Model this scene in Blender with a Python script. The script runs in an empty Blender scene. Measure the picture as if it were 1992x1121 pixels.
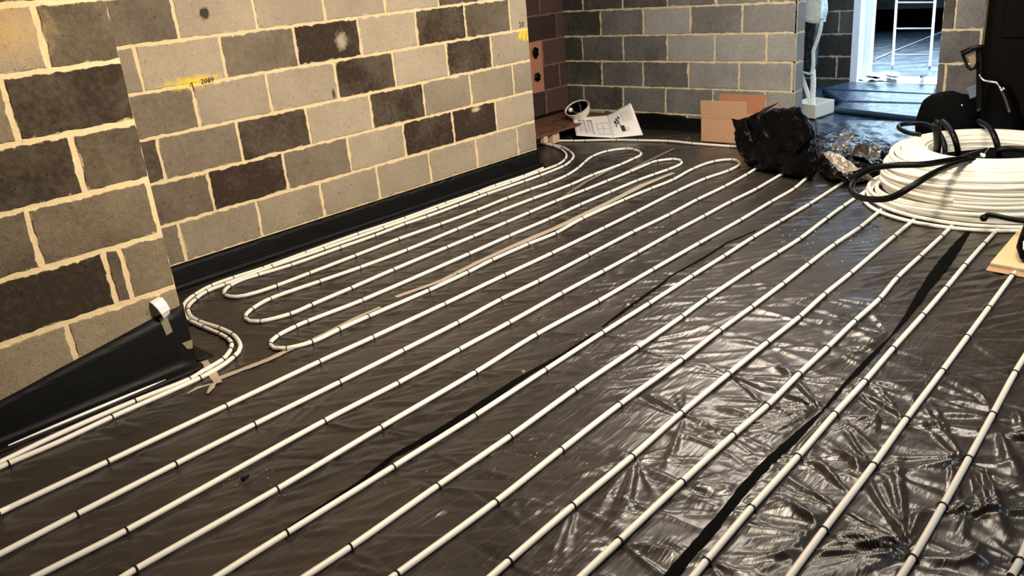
import bpy, bmesh, math, random
import numpy as np
from mathutils import Vector, Matrix, noise, Quaternion
random.seed(7); np.random.seed(7)
PI = math.pi
sc = bpy.context.scene
COL = sc.collection

# ------------------------------------------------------------ camera
FL, YAW, PITCH, ROLL = 1625.508, 0.7639, -0.3649, -0.0903
HC = 1.4553
YB, YA, XK = 4.2162, 3.2454, 6.4382          # left wall, chimney-breast face, back wall
Z6 = 0.13                                     # height of the lowest visible bed joint
def _axes():
    f = np.array([math.cos(PITCH)*math.cos(YAW), math.cos(PITCH)*math.sin(YAW), math.sin(PITCH)])
    r = np.array([math.sin(YAW), -math.cos(YAW), 0.0]); u = np.cross(r, f)
    R = math.cos(ROLL)*r + math.sin(ROLL)*u; U = -math.sin(ROLL)*r + math.cos(ROLL)*u
    return f, R, U
FWD, RGT, UPV = _axes()
cam_d = bpy.data.cameras.new('camera'); cam = bpy.data.objects.new('camera', cam_d); COL.objects.link(cam)
cam_d.sensor_width = 36; cam_d.lens = FL/1992*36; cam_d.clip_start = .02
M = Matrix(((RGT[0], UPV[0], -FWD[0], 0), (RGT[1], UPV[1], -FWD[1], 0), (RGT[2], UPV[2], -FWD[2], HC), (0, 0, 0, 1)))
cam.matrix_world = M
sc.camera = cam
def ray(u, v):
    return FWD + RGT*(u-996)/FL - UPV*(v-560.5)/FL
def onZ(u, v, z=0.0):
    d = ray(u, v); t = (z-HC)/d[2]; return Vector((d[0]*t, d[1]*t, z))
def onX(u, v, x):
    d = ray(u, v); t = x/d[0]; return Vector((x, d[1]*t, HC+d[2]*t))
def onY(u, v, y):
    d = ray(u, v); t = y/d[1]; return Vector((d[0]*t, y, HC+d[2]*t))
def onV(u, v, a, b):
    """point of the sight line on the vertical plane through floor points a, b"""
    d = ray(u, v); n = (b[1]-a[1], -(b[0]-a[0])); t = (a[0]*n[0]+a[1]*n[1])/(d[0]*n[0]+d[1]*n[1])
    return Vector((d[0]*t, d[1]*t, HC+d[2]*t))

# ------------------------------------------------------------ light
sc.view_settings.view_transform = 'Standard'; sc.view_settings.look = 'None'
sc.view_settings.gamma = 1; sc.view_settings.use_curve_mapping = False
sc.view_settings.exposure = -0.44
sc.cycles.use_denoising = True
sc.cycles.max_bounces = 6; sc.cycles.diffuse_bounces = 3; sc.cycles.glossy_bounces = 3
sc.cycles.sample_clamp_indirect = 6
w = bpy.data.worlds.new('world'); sc.world = w; w.use_nodes = True
w.node_tree.nodes['Background'].inputs[0].default_value = (.10, .13, .18, 1)
w.node_tree.nodes['Background'].inputs[1].default_value = .25
def area(name, loc, target, sx, sy, power, col, spread=180):
    l = bpy.data.lights.new(name, 'AREA'); l.shape = 'RECTANGLE'; l.size = sx; l.size_y = sy
    l.energy = power; l.color = col; l.spread = math.radians(spread)
    o = bpy.data.objects.new(name, l); COL.objects.link(o); o.location = loc
    o.rotation_euler = (Vector(target)-Vector(loc)).to_track_quat('-Z', 'Y').to_euler(); return o
area('work_light', (2.2, 1.1, 2.2), (2.5, 4.2, .75), .45, .30, 175, (1.0, .85, .66))
area('ceiling_lamp', (5.0, 2.6, 2.3), (4.6, 2.4, 0), .9, .5, 95, (1.0, .87, .72))
area('site_lamp', (3.6, .7, 2.3), (3.9, 1.4, 0), .85, .60, 66, (1.0, .88, .72))
area('side_fill', (3.4, -1.7, 1.55), (4.6, 4.0, .9), 1.3, 1.0, 45, (.66, .82, 1.0))  # cool fill added from the right; no window is built there
area('passage_fill', (7.9, 2.7, 2.35), (7.9, 2.7, 0), 1.6, 1.6, 60, (.50, .74, 1.0), 125)  # overhead blue fill added to brighten the passage sheets
area('sill_fill', (10.3, 2.8, 2.75), (10.2, 2.9, 0), 2.4, 1.6, 330, (.66, .85, 1.0), 115)  # unseen downward light added to brighten the door sill
area('passage_window', (8.0, .35, 1.7), (7.6, 2.6, .2), 1.0, 1.1, 70, (.50, .74, 1.0))

# ------------------------------------------------------------ helpers
def mat(name, base, rough=.5, metal=0, spec=.5, emit=None, estr=0):
    m = bpy.data.materials.new(name); m.use_nodes = True
    b = m.node_tree.nodes['Principled BSDF']
    b.inputs['Base Color'].default_value = (*base, 1); b.inputs['Roughness'].default_value = rough
    b.inputs['Metallic'].default_value = metal; b.inputs['Specular IOR Level'].default_value = spec
    if emit: b.inputs['Emission Color'].default_value = (*emit, 1); b.inputs['Emission Strength'].default_value = estr
    return m
def nodes(m):
    nt = m.node_tree; return nt, nt.nodes['Principled BSDF']
def nz(nt, scale, detail=4, rough=.5, dist=0, vec=None):
    n = nt.nodes.new('ShaderNodeTexNoise'); n.inputs['Scale'].default_value = scale; n.inputs['Detail'].default_value = detail
    n.inputs['Roughness'].default_value = rough; n.inputs['Distortion'].default_value = dist
    if vec is not None: nt.links.new(vec, n.inputs['Vector'])
    return n.outputs['Fac']
def ramp(nt, fac, stops):
    r = nt.nodes.new('ShaderNodeValToRGB'); nt.links.new(fac, r.inputs[0])
    e = r.color_ramp.elements
    while len(e) < len(stops): e.new(.5)
    for q, (p, col) in zip(e, stops): q.position = p; q.color = (*col, 1) if len(col) == 3 else col
    return r.outputs[0]
def mth(nt, op, a, b=None, cl=False):
    n = nt.nodes.new('ShaderNodeMath'); n.operation = op; n.use_clamp = cl
    for i, x in enumerate((a, b)):
        if x is None: continue
        if isinstance(x, (int, float)): n.inputs[i].default_value = x
        else: nt.links.new(x, n.inputs[i])
    return n.outputs[0]
def mixc(nt, fac, a, b, bt='MIX'):
    n = nt.nodes.new('ShaderNodeMix'); n.data_type = 'RGBA'; n.blend_type = bt
    for k, x in ((0, fac), (6, a), (7, b)):
        if isinstance(x, (int, float)): n.inputs[k].default_value = x
        elif isinstance(x, tuple): n.inputs[k].default_value = (*x, 1)
        else: nt.links.new(x, n.inputs[k])
    return n.outputs[2]
def bump(nt, h, strength, dist, prev=None):
    b = nt.nodes.new('ShaderNodeBump'); b.inputs['Strength'].default_value = strength; b.inputs['Distance'].default_value = dist
    nt.links.new(h, b.inputs['Height'])
    if prev is not None: nt.links.new(prev, b.inputs['Normal'])
    return b.outputs[0]
def pos(nt):
    g = nt.nodes.new('ShaderNodeNewGeometry'); return g.outputs['Position']
def objc(nt):
    g = nt.nodes.new('ShaderNodeTexCoord'); return g.outputs['Object']

def tag(o, label=None, cat=None, group=None, kind=None):
    if label: o['label'] = label
    if cat: o['category'] = cat
    if group: o['group'] = group
    if kind: o['kind'] = kind
    return o
def link(name, me, m=None, parent=None, smooth=False):
    o = bpy.data.objects.new(name, me); COL.objects.link(o)
    if m is not None: me.materials.append(m)
    if smooth: me.polygons.foreach_set('use_smooth', [True]*len(me.polygons))
    if parent is not None:
        o.parent = parent; o.location = -parent.location
        if parent.rotation_euler.z: pass
    return o
def raw(name, vs, fs, m=None, parent=None, smooth=False):
    me = bpy.data.meshes.new(name); me.from_pydata([tuple(v) for v in vs], [], fs); me.update()
    return link(name, me, m, parent, smooth)
def thing(name, loc, label, cat, group=None):
    o = bpy.data.objects.new(name, None); COL.objects.link(o); o.location = loc; o.empty_display_size = .05
    return tag(o, label, cat, group)
class MB:
    def __init__(s): s.v = []; s.f = []
    def box(s, p0, p1, mx=None):
        b = len(s.v); x0, y0, z0 = p0; x1, y1, z1 = p1
        for p in ((x0,y0,z0),(x1,y0,z0),(x1,y1,z0),(x0,y1,z0),(x0,y0,z1),(x1,y0,z1),(x1,y1,z1),(x0,y1,z1)):
            s.v.append(mx @ Vector(p) if mx else Vector(p))
        s.f += [tuple(b+i for i in q) for q in ((3,2,1,0),(4,5,6,7),(0,1,5,4),(1,2,6,5),(2,3,7,6),(3,0,4,7))]
        return s
    def tube(s, pts, r, n=8, caps=True, closed=False):
        pts = [Vector(p) for p in pts]; N = len(pts); base = len(s.v)
        rr = r if hasattr(r, '__len__') else [r]*N
        prev = None
        for i, p in enumerate(pts):
            a = pts[(i-1) % N] if (closed or i > 0) else p; b = pts[(i+1) % N] if (closed or i < N-1) else p
            t = (b-a).normalized() if (b-a).length > 1e-9 else Vector((1, 0, 0))
            if prev is None:
                prev = t.orthogonal().normalized() if abs(t.z) > .9 else Vector((0, 0, 1)).cross(t).normalized()
            prev = (prev - t*prev.dot(t)).normalized(); q = t.cross(prev)
            for k in range(n):
                an = 2*PI*k/n; s.v.append(p + prev*math.cos(an)*rr[i] + q*math.sin(an)*rr[i])
        for i in range(N if closed else N-1):
            j = (i+1) % N
            for k in range(n):
                k2 = (k+1) % n; s.f.append((base+i*n+k, base+j*n+k, base+j*n+k2, base+i*n+k2)[::-1])
        if caps and not closed:
            s.f.append(tuple(base+k for k in range(n))); s.f.append(tuple(base+(N-1)*n+k for k in reversed(range(n))))
        return s
    def strip(s, top, thick):
        """a sheet of quads rows x cols given as nested list of points, with thickness downwards"""
        R, C = len(top), len(top[0]); b = len(s.v)
        for dz in (0, -thick):
            for row in top:
                for p in row: s.v.append(Vector(p)+Vector((0, 0, dz)))
        for k in range(2):
            o = b+k*R*C
            for i in range(R-1):
                for j in range(C-1):
                    q = (o+i*C+j, o+i*C+j+1, o+(i+1)*C+j+1, o+(i+1)*C+j); s.f.append(q if k == 0 else q[::-1])
        T = R*C
        bd = [(0, j) for j in range(C)] + [(i, C-1) for i in range(1, R)] + [(R-1, j) for j in range(C-2, -1, -1)] + [(i, 0) for i in range(R-2, 0, -1)]
        for a, c2 in zip(bd, bd[1:]+bd[:1]):
            ia, ic = b+a[0]*C+a[1], b+c2[0]*C+c2[1]; s.f.append((ia, ia+T, ic+T, ic))
        return s
    def build(s, name, m, parent=None, smooth=False, fixn=False):
        o = raw(name, s.v, s.f, m, parent, smooth)
        if fixn:
            bm = bmesh.new(); bm.from_mesh(o.data); bmesh.ops.recalc_face_normals(bm, faces=bm.faces); bm.to_mesh(o.data); bm.free()
        return o
def spline(pts, step=.02):
    """Catmull-Rom through points"""
    P = [Vector(p) for p in pts]; P = [P[0]*2-P[1]] + P + [P[-1]*2-P[-2]]; out = []
    for i in range(1, len(P)-2):
        a, b, c, d = P[i-1:i+3]; n = max(1, int((c-b).length/step))
        # centripetal-ish: scale tangents by segment length
        L = (c-b).length; t1 = (c-a)/max((c-a).length, 1e-6)*L; t2 = (d-b)/max((d-b).length, 1e-6)*L
        for k in range(n):
            t = k/n; h1 = 2*t**3-3*t*t+1; h2 = t**3-2*t*t+t; h3 = -2*t**3+3*t*t; h4 = t**3-t*t
            out.append(b*h1+t1*h2+c*h3+t2*h4)
    out.append(P[-2]); return out
def bevel(o, wd, seg=2):
    bm = bmesh.new(); bm.from_mesh(o.data)
    bmesh.ops.bevel(bm, geom=[e for e in bm.edges], offset=wd, segments=seg, affect='EDGES', profile=.5)
    bm.to_mesh(o.data); bm.free(); return o
def blob(name, pts, m, parent=None, cuts=3, amp=.02, scale=6, ridge=.5, smooth=True, seed=0, zmin=None, sm=2, fine=0, grow=1.0):
    """crumpled soft volume: hull of control points, subdivided, relaxed and creased"""
    bm = bmesh.new()
    c_ = sum((Vector(p) for p in pts), Vector())/len(pts)
    for p in pts: bm.verts.new(c_+(Vector(p)-c_)*grow)
    bmesh.ops.convex_hull(bm, input=bm.verts)
    for v in [v for v in bm.verts if not v.link_faces]: bm.verts.remove(v)
    for _ in range(cuts):
        longe = max(e.calc_length() for e in bm.edges)
        es = [e for e in bm.edges if e.calc_length() > longe*.42]
        bmesh.ops.subdivide_edges(bm, edges=es, cuts=1, use_grid_fill=False)
        bmesh.ops.triangulate(bm, faces=bm.faces)
        for _k in range(sm):
            bmesh.ops.smooth_vert(bm, verts=bm.verts, factor=.25, use_axis_x=True, use_axis_y=True, use_axis_z=True)
    bm.normal_update()
    off = Vector((seed*3.1, seed*1.7, seed*.9))
    mv = []
    for v in bm.verts:
        p = v.co*scale+off
        d = noise.voronoi(p)[0]; k = (d[1]-d[0])          # 0 on creases
        h = amp*((1-ridge)*noise.noise(p*1.3)*1.5 + ridge*(min(k, .6)-.3)*2)
        if fine: h += fine*(1-abs(noise.noise(p*3.3))*2)
        mv.append(v.normal*h)
    for v, d in zip(bm.verts, mv): v.co += d
    if zmin is not None:
        for v in bm.verts: v.co.z = max(v.co.z, zmin)
    me = bpy.data.meshes.new(name); bm.to_mesh(me); bm.free()
    return link(name, me, m, parent, smooth)

# ------------------------------------------------------------ materials
def make_block_mat(name, dark, light, mortar, spots=(), mottled=1.0):
    m = mat(name, (.3, .3, .3), .9, spec=.15); nt, b = nodes(m); P = pos(nt)
    at = nt.nodes.new('ShaderNodeAttribute'); at.attribute_name = 'tone'
    ed = nt.nodes.new('ShaderNodeAttribute'); ed.attribute_name = 'edge'
    tone = at.outputs['Fac']; edge = ed.outputs['Fac']
    n1 = nz(nt, 3.5, 5, .6, .3, P); n2 = nz(nt, 38, 3, .6, 0, P); n3 = nz(nt, 170, 2, .6, 0, P)
    t = mth(nt, 'ADD', tone, mth(nt, 'MULTIPLY', mth(nt, 'SUBTRACT', n1, .5), .55*mottled), True)
    t = mth(nt, 'ADD', t, mth(nt, 'MULTIPLY', mth(nt, 'SUBTRACT', n2, .5), .28*mottled), True)
    col = ramp(nt, t, [(0, dark), (.45, tuple(d*.55+l*.45 for d, l in zip(dark, light))), (1, light)])
    grain = ramp(nt, n3, [(.30, (.35, .33, .3)), (.42, (.9, .9, .9)), (.62, (1, 1, 1)), (.78, (1.35, 1.33, 1.3))])
    col = mixc(nt, .8, col, grain, 'MULTIPLY')
    pits = ramp(nt, nz(nt, 60, 2, .5, 0, P), [(.0, (.3, .28, .25)), (.27, (.3, .28, .25)), (.31, (1, 1, 1)), (1, (1, 1, 1))])
    col = mixc(nt, .7, col, pits, 'MULTIPLY')
    mcol = mixc(nt, mth(nt, 'MULTIPLY', nz(nt, 25, 4, .6, 0, P), .8), mortar, tuple(x*.72 for x in mortar))
    mm = mth(nt, 'ADD', edge, mth(nt, 'MULTIPLY', mth(nt, 'SUBTRACT', nz(nt, 16, 5, .65, .5, P), .5), 1.5))
    mm = ramp(nt, mm, [(.0, (0, 0, 0)), (.60, (0, 0, 0)), (.80, (1, 1, 1))])
    col = mixc(nt, mm, col, mcol)
    for (c, rad, colr, soft, amt) in spots:
        mp = nt.nodes.new('ShaderNodeVectorMath'); mp.operation = 'SUBTRACT'; nt.links.new(P, mp.inputs[0]); mp.inputs[1].default_value = c
        dv = nt.nodes.new('ShaderNodeVectorMath'); dv.operation = 'DIVIDE'; nt.links.new(mp.outputs[0], dv.inputs[0]); dv.inputs[1].default_value = rad
        ln = nt.nodes.new('ShaderNodeVectorMath'); ln.operation = 'LENGTH'; nt.links.new(dv.outputs[0], ln.inputs[0])
        d = mth(nt, 'ADD', ln.outputs['Value'], mth(nt, 'MULTIPLY', mth(nt, 'SUBTRACT', nz(nt, 28, 4, .6, .3, P), .5), 1.3))
        r_ = ramp(nt, d, [(0, (amt,)*3), (max(.02, .95-soft), (amt,)*3), (1.0, (0, 0, 0))])
        col = mixc(nt, r_, col, colr)
    nt.links.new(col, b.inputs['Base Color'])
    h = mth(nt, 'ADD', mth(nt, 'MULTIPLY', n3, .5), mth(nt, 'MULTIPLY', n2, 1.0))
    nt.links.new(bump(nt, h, .55, .006), b.inputs['Normal'])
    return m
MORT = (.76, .60, .36)
yel = (.80, .58, .03); blk = (.02, .016, .012)
sB = [(tuple(onY(375, 160, YB)), (.19, 1, .042), yel, .75, .8), (tuple(onY(1021, 68, YB)), (.09, 1, .045), yel, .3, .8),
      (tuple(onY(397, 26, YB)), (.03, 1, .035), blk, .3, .9), (tuple(onY(648, 182, YB)), (.013, 1, .035), blk, .3, .8),
      (tuple(onY(663, 80, YB)), (.05, 1, .06), (.55, .48, .36), .5, .6), (tuple(onY(925, 213, YB)), (.05, 1, .02), (.6, .5, .33), .4, .8)]
M_B = make_block_mat('block_wall_side', (.040, .027, .019), (.44, .37, .275), MORT, sB)
sA = [(tuple(onY(20, 60, YA)), (.16, 1, .12), (.50, .33, .14), .8, .6)]
M_A = make_block_mat('block_wall_chimney_breast', (.036, .026, .018), (.38, .31, .21), MORT, sA)
M_K = make_block_mat('block_wall_end', (.05, .045, .042), (.40, .40, .39), (.66, .56, .38))
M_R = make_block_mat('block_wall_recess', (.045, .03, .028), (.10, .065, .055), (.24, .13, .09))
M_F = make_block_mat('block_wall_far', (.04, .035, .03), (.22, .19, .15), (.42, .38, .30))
M_ceiling = mat('bare_ceiling_boards', (.13, .11, .095), .9)

def make_film(name, rough=.27, dust=.5, tint=(.012, .0105, .010), bmp=1.0):
    m = mat(name, tint, rough); nt, b = nodes(m); P = pos(nt)
    d1 = nz(nt, 1.7, 5, .6, .6, P); d2 = nz(nt, 9, 4, .6, 1.0, P)
    dd = mth(nt, 'MULTIPLY', mth(nt, 'ADD', d1, mth(nt, 'MULTIPLY', d2, .5)), dust)
    col = ramp(nt, dd, [(.0, tint), (.22, tint), (.62, (.048, .036, .030))])
    nt.links.new(col, b.inputs['Base Color'])
    nt.links.new(mth(nt, 'ADD', mth(nt, 'MULTIPLY', nz(nt, 5, 4, .6, 0, P), .22), rough-.11), b.inputs['Roughness'])
    # fine pulled creases running across the pipes
    mp = nt.nodes.new('ShaderNodeMapping'); mp.inputs['Rotation'].default_value = (0, 0, math.radians(50)); mp.inputs['Scale'].default_value = (4, 30, 4)
    nt.links.new(P, mp.inputs[0])
    f1 = nz(nt, 1.1, 3, .5, 1.2, mp.outputs[0]); f2 = nz(nt, 14, 3, .5, .5, P)
    n = bump(nt, f1, .24*bmp, .012); n = bump(nt, f2, .12*bmp, .006, n)
    nt.links.new(n, b.inputs['Normal'])
    b.inputs['IOR'].default_value = 1.52; b.inputs['Specular IOR Level'].default_value = .62
    return m
M_film = make_film('black_polythene', .31)
M_film_sheen = make_film('far_polythene_blue_sheen', .24, .0, (.018, .034, .058), 1.6)  # blue tint puts reflected daylight into the film colour
M_dpm = mat('black_membrane', (.005, .005, .005), .5, spec=.16)
nt, b = nodes(M_dpm); nt.links.new(bump(nt, nz(nt, 12, 4, .5, 1), .3, .01), b.inputs['Normal'])
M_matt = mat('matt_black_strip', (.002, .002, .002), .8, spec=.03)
M_bag = mat('black_bag_film', (.002, .002, .0025), .26, spec=.12)
M_shiny = mat('creased_shiny_film', (.06, .05, .04), .20, spec=1.0)
M_pipe = mat('white_pipe', (.80, .74, .62), .42)
nt, b = nodes(M_pipe); nt.links.new(mixc(nt, nz(nt, 6, 3), (.82, .79, .71), (.68, .65, .57)), b.inputs['Base Color'])
M_coilp = mat('cream_pipe', (.86, .79, .62), .38)
nt, b = nodes(M_coilp); nt.links.new(mixc(nt, nz(nt, 7, 3), (.93, .91, .83), (.84, .79, .64)), b.inputs['Base Color'])
M_clip = mat('clip_black', (.012, .011, .010), .35)
M_blackp = mat('black_tube', (.003, .003, .003), .4, spec=.18)
M_white = mat('white_plastic', (.82, .82, .80), .35)
M_frame = mat('white_frame', (.78, .80, .84), .4)
M_card = mat('cardboard', (.50, .30, .17), .85)
nt, b = nodes(M_card); nt.links.new(mixc(nt, nz(nt, 18, 3), (.53, .33, .19), (.44, .26, .15)), b.inputs['Base Color'])
M_card2 = mat('tan_cardboard', (.72, .50, .27), .8)
M_cardin = mat('cardboard_inside', (.34, .15, .08), .9)
M_wood = mat('reddish_ply', (.30, .12, .07), .7)
nt, b = nodes(M_wood); nt.links.new(ramp(nt, nz(nt, 6, 5, .6, 2), [(.35, (.025, .016, .014)), (.52, (.15, .055, .035)), (.8, (.25, .11, .065))]), b.inputs['Base Color'])
M_woodl = mat('pale_timber', (.62, .42, .28), .7)
M_tape = mat('beige_tape', (.40, .34, .27), .35)
M_paper = mat('paper', (.80, .78, .77), .6)
M_ink = mat('ink_black', (.03, .03, .03), .6); M_grey = mat('ink_grey', (.42, .40, .39), .6); M_lgrey = mat('ink_pale', (.62, .60, .60), .6)
M_alu = mat('aluminium', (.55, .60, .62), .4, metal=.4)
M_clear = mat('clear_wrap', (.62, .70, .72), .18, spec=.8)
M_silver = mat('bright_steel', (.75, .75, .75), .25, metal=1)
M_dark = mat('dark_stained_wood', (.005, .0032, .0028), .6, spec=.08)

# ------------------------------------------------------------ block walls
def block_wall(name, m, O, U, N, u0, u1, z0, z1, courses, thick, tonef=None, jitter=.0035, ctop=None, parent=None, gap=.0065):
    """O origin, U along the wall, N out of the face. courses: {n: [joint positions u]} ; unspecified courses are laid at half bond"""
    O = Vector(O); U = Vector(U); N = Vector(N); mb = MB()
    def P(u, z, d): return O + U*u + Vector((0, 0, z)) + N*d
    V = []; F = []; tone = []; edge = []
    # mortar slab
    for (d) in (0, -thick):
        for (u, z) in ((u0, z0), (u1, z0), (u1, z1), (u0, z1)): V.append(P(u, z, d)); edge.append(1.0); tone.append(.5)
    F += [(0, 1, 2, 3), (7, 6, 5, 4), (0, 4, 5, 1), (1, 5, 6, 2), (2, 6, 7, 3), (3, 7, 4, 0)]
    n = int(math.floor((z0-Z6)/.225))
    while Z6+.225*n < z1-.03:
        zb, zt = max(Z6+.225*n, z0)+gap, min(Z6+.225*(n+1), z1)-gap
        if zt-zb < .02: n += 1; continue
        if courses and n in courses: js, tn = courses[n]
        else:
            js, tn = None, None
        if js is None:
            off = courses.get('off', 0) if courses else 0
            a = off + (.225 if n % 2 else 0); a -= math.ceil((a-u0)/.45+1)*.45
            js = []; tn = []
            while a < u1+.45:
                js.append(a); a += .45
            js = [j for j in js]
            tn = [.5]+[(tonef(n, i) if tonef else random.choice((.05, .2, .4, .6, .75, .8, .85))) for i in range(len(js))]
        else:
            js = list(js); tn = list(tn)
            while js[0] > u0: js.insert(0, js[0]-.45); tn.insert(0, random.choice((.2, .5, .7, .8)))
            while js[-1] < u1: js.append(js[-1]+.45); tn.append(random.choice((.2, .5, .7, .8)))
        # tn[i] is the tone of the block before js[i]; one more for after the last
        for i in range(len(js)-1):
            a, b2 = max(js[i], u0), min(js[i+1], u1)
            if js[i] > u0+.001: a += gap
            if js[i+1] < u1-.001: b2 -= gap
            if b2-a < .015: continue
            t = tn[i+1] if i+1 < len(tn) else .5
            t = min(1, max(0, t+random.uniform(-.05, .05)))
            w_, h_ = b2-a, zt-zb
            nu, nv = max(2, int(w_/.025)), max(2, int(h_/.025))
            per = [(a+w_*k/nu, zb) for k in range(nu)]+[(b2, zb+h_*k/nv) for k in range(nv)]+[(b2-w_*k/nu, zt) for k in range(nu)]+[(a, zt-h_*k/nv) for k in range(nv)]
            cu, cz = (a+b2)/2, (zb+zt)/2; L = len(per); jit = []
            ph = random.uniform(0, 99)
            for k, (u, z) in enumerate(per):
                du = noise.noise(Vector((u*22+ph, z*22, 1)))*jitter*1.8+random.uniform(-jitter, jitter)*.5; dz = noise.noise(Vector((u*22, z*22+ph, 7)))*jitter*1.8+random.uniform(-jitter, jitter)*.4
                jit.append((u+du, z+dz))
            base = len(V)
            for (ins, d, ed) in ((0, .0003, .75), (.004, .004, .55), (.018, .0045, .22), (.045, .0045, 0)):
                sx = 1-2*ins/w_ if w_ > .12 else 1-ins*8*.1/w_; sz = 1-2*ins/h_
                sx = max(sx, .2); sz = max(sz, .2)
                for (u, z) in jit:
                    uu, zz = cu+(u-cu)*sx, cz+(z-cz)*sz
                    V.append(P(min(max(uu, u0), u1), zz, d)); edge.append(ed*.25 if (abs(u-u0) < .009 or abs(u-u1) < .009) and zb+.012 < z < zt-.012 else ed); tone.append(t)
            for r_ in range(3):
                for k in range(L):
                    k2 = (k+1) % L; F.append((base+r_*L+k, base+r_*L+k2, base+(r_+1)*L+k2, base+(r_+1)*L+k))
            F.append(tuple(base+3*L+k for k in range(L)))
        n += 1
    me = bpy.data.meshes.new(name); me.from_pydata([tuple(v) for v in V], [], F); me.update()
    for nm, arr in (('tone', tone), ('edge', edge)):
        at = me.attributes.new(nm, 'FLOAT', 'POINT'); at.data.foreach_set('value', arr)
    bm = bmesh.new(); bm.from_mesh(me); bmesh.ops.recalc_face_normals(bm, faces=bm.faces); bm.to_mesh(me); bm.free()
    o = link(name, me, m, parent)
    if parent is None: o['kind'] = 'structure'
    return o
def linesY(tab, Y):      # tab: {course: (height, [px], [tones])}: joint pixels -> distances along the wall
    out = {}
    for n, (row, px, tn) in tab.items():
        js = []
        for (u, v) in px: js.append(onY(u, v, Y).x)
        out[n] = (js, tn)
    return out
B = linesY({
 0: (0, [(345,432),(497,388),(620,353),(732,330),(833.5,301.5),(924.5,273.5),(1004.8,248)], [.4,.6,.6,.62,.68,.7,.75,.75]),
 1: (0, [(401,331),(548,297),(674,266),(782,239),(878,215),(962,195)], [.3,.03,.38,.78,.0,.0,.85]),
 2: (0, [(303,268),(458,236),(594,211),(717,185),(821,163),(912,144),(996,126)], [.15,.35,.03,.8,.03,.55,.6,.6]),
 3: (0, [(371,162),(515,138),(648,118),(762,101),(866,84),(953,70)], [.33,.66,.75,.05,.85,.15,.7]),
 4: (0, [(259,88),(424,66),(568,48),(693,30),(805,15),(901,2)], [.55,.8,.38,.0,.85,.1,.2,.8]),
 5: (0, [(349,76),(501,57),(633,38),(750,22),(853,8)], [.3,.75,.8,.8,.85,.2]),
}, YB)
block_wall('wall_left', M_B, (0, YB, 0), (1, 0, 0), (0, -1, 0), 1.40, 4.815, .135, 2.4, {**B, 'off': B[0][0][0]}, .30, gap=.0075)
A = linesY({
 0: (0, [(127,630)], [.62,.66]),
 1: (0, [(201,495),(232,485)], [.0,.3,.42]),
 2: (0, [(49,409)], [.18,.33]),
 3: (0, [(136,266)], [.12,.22]),
 4: (0, [(0,152)], [.5,.08]),
 5: (0, [(64,14)], [.75,.22]),
}, YA)
A[1] = (A[1][0], [.0, .25, .45])
block_wall('wall_chimney_breast', M_A, (0, YA, 0), (1, 0, 0), (0, -1, 0), -1.25, 1.397, .0, 2.4, {**A, 'off': A[0][0][0]}, .12, gap=.0095)
block_wall('wall_chimney_side', M_A, (1.397, YA+.12, 0), (0, 1, 0), (1, 0, 0), 0, YB-YA-.12, .0, 2.4, None, .12)
block_wall('wall_recess_end', M_R, (4.815, YB+.30, 0), (0, 1, 0), (1, 0, 0), 0, 5.18-YB-.30, .0, 2.4, None, .12)
block_wall('wall_recess', M_R, (0, 5.18, 0), (1, 0, 0), (0, -1, 0), 4.70, XK, .0, 2.4, {'off': 5.2}, .15, tonef=lambda n, i: random.choice((.1, .3, .5, .8)))
def cK(rows):
    out = {}
    for n, (px, tn) in rows.items(): out[n] = ([-onX(u, v, XK).y for (u, v) in px], tn)
    return out
K = cK({
 4: ([(1135,19),(1212,16),(1299,13),(1394,8)], [.05,.1,.15,.3,.5,.45]),
 3: ([(1170,70),(1253,69),(1344,66),(1444,63)], [.0,.28,.78,.4,.5]),
 2: ([(1135,121),(1214,121),(1299,121),(1391,121),(1491,121)], [.0,.12,.2,.72,.72,.7]),
 1: ([(1173,170),(1252,172),(1340,175),(1438,177)], [.0,.2,.25,.62,.66,.7]),
 0: ([(1138,215),(1214,216),(1296,219),(1387,224),(1488,228)], [.0,.08,.3,.35,.5,.62]),
 -1: ([(1253,250),(1338,252)], [.1,.3,.5,.6]),
})
yE = 2.896
block_wall('wall_end', M_K, (XK, 0, 0), (0, -1, 0), (-1, 0, 0), -5.18, -yE, 0, 2.4, {**K, 'off': K[0][0][0]}, .14)
block_wall('wall_end_reveal', M_K, (XK, yE-.004, 0), (1, 0, 0), (0, -1, 0), 0.0, .14, 0, 2.1, None, .02, tonef=lambda n, i: .6)
KP = cK({3: ([(1853,61)], [.1,.35]), 2: ([(1845,122)], [.3, .22]), 1: ([(1800,180), (1895,190)], [.2,.2,.2]), 4: ([(1838,5)], [.2,.25])})
KP[2] = ([-1.72+.12, -1.72+.57], [.25, .25, .3]); KP[1] = ([-1.80], [.2, .2]); KP[3] = ([-1.772], [.05, .4]); KP[0] = ([-1.70], [.2, .2])
block_wall('wall_pier', M_K, (XK, 0, 0), (0, -1, 0), (-1, 0, 0), -1.851, -1.592, 0, 2.4, {**KP, 'off': 0.1}, .20)
def sbox(name, p0, p1, m):
    o = MB().box(p0, p1).build(name, m); o['kind'] = 'structure'; return o
block_wall('wall_lintel', M_K, (XK, 0, 0), (0, -1, 0), (-1, 0, 0), -yE, -1.851, 2.1, 2.4, None, .14)
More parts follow.
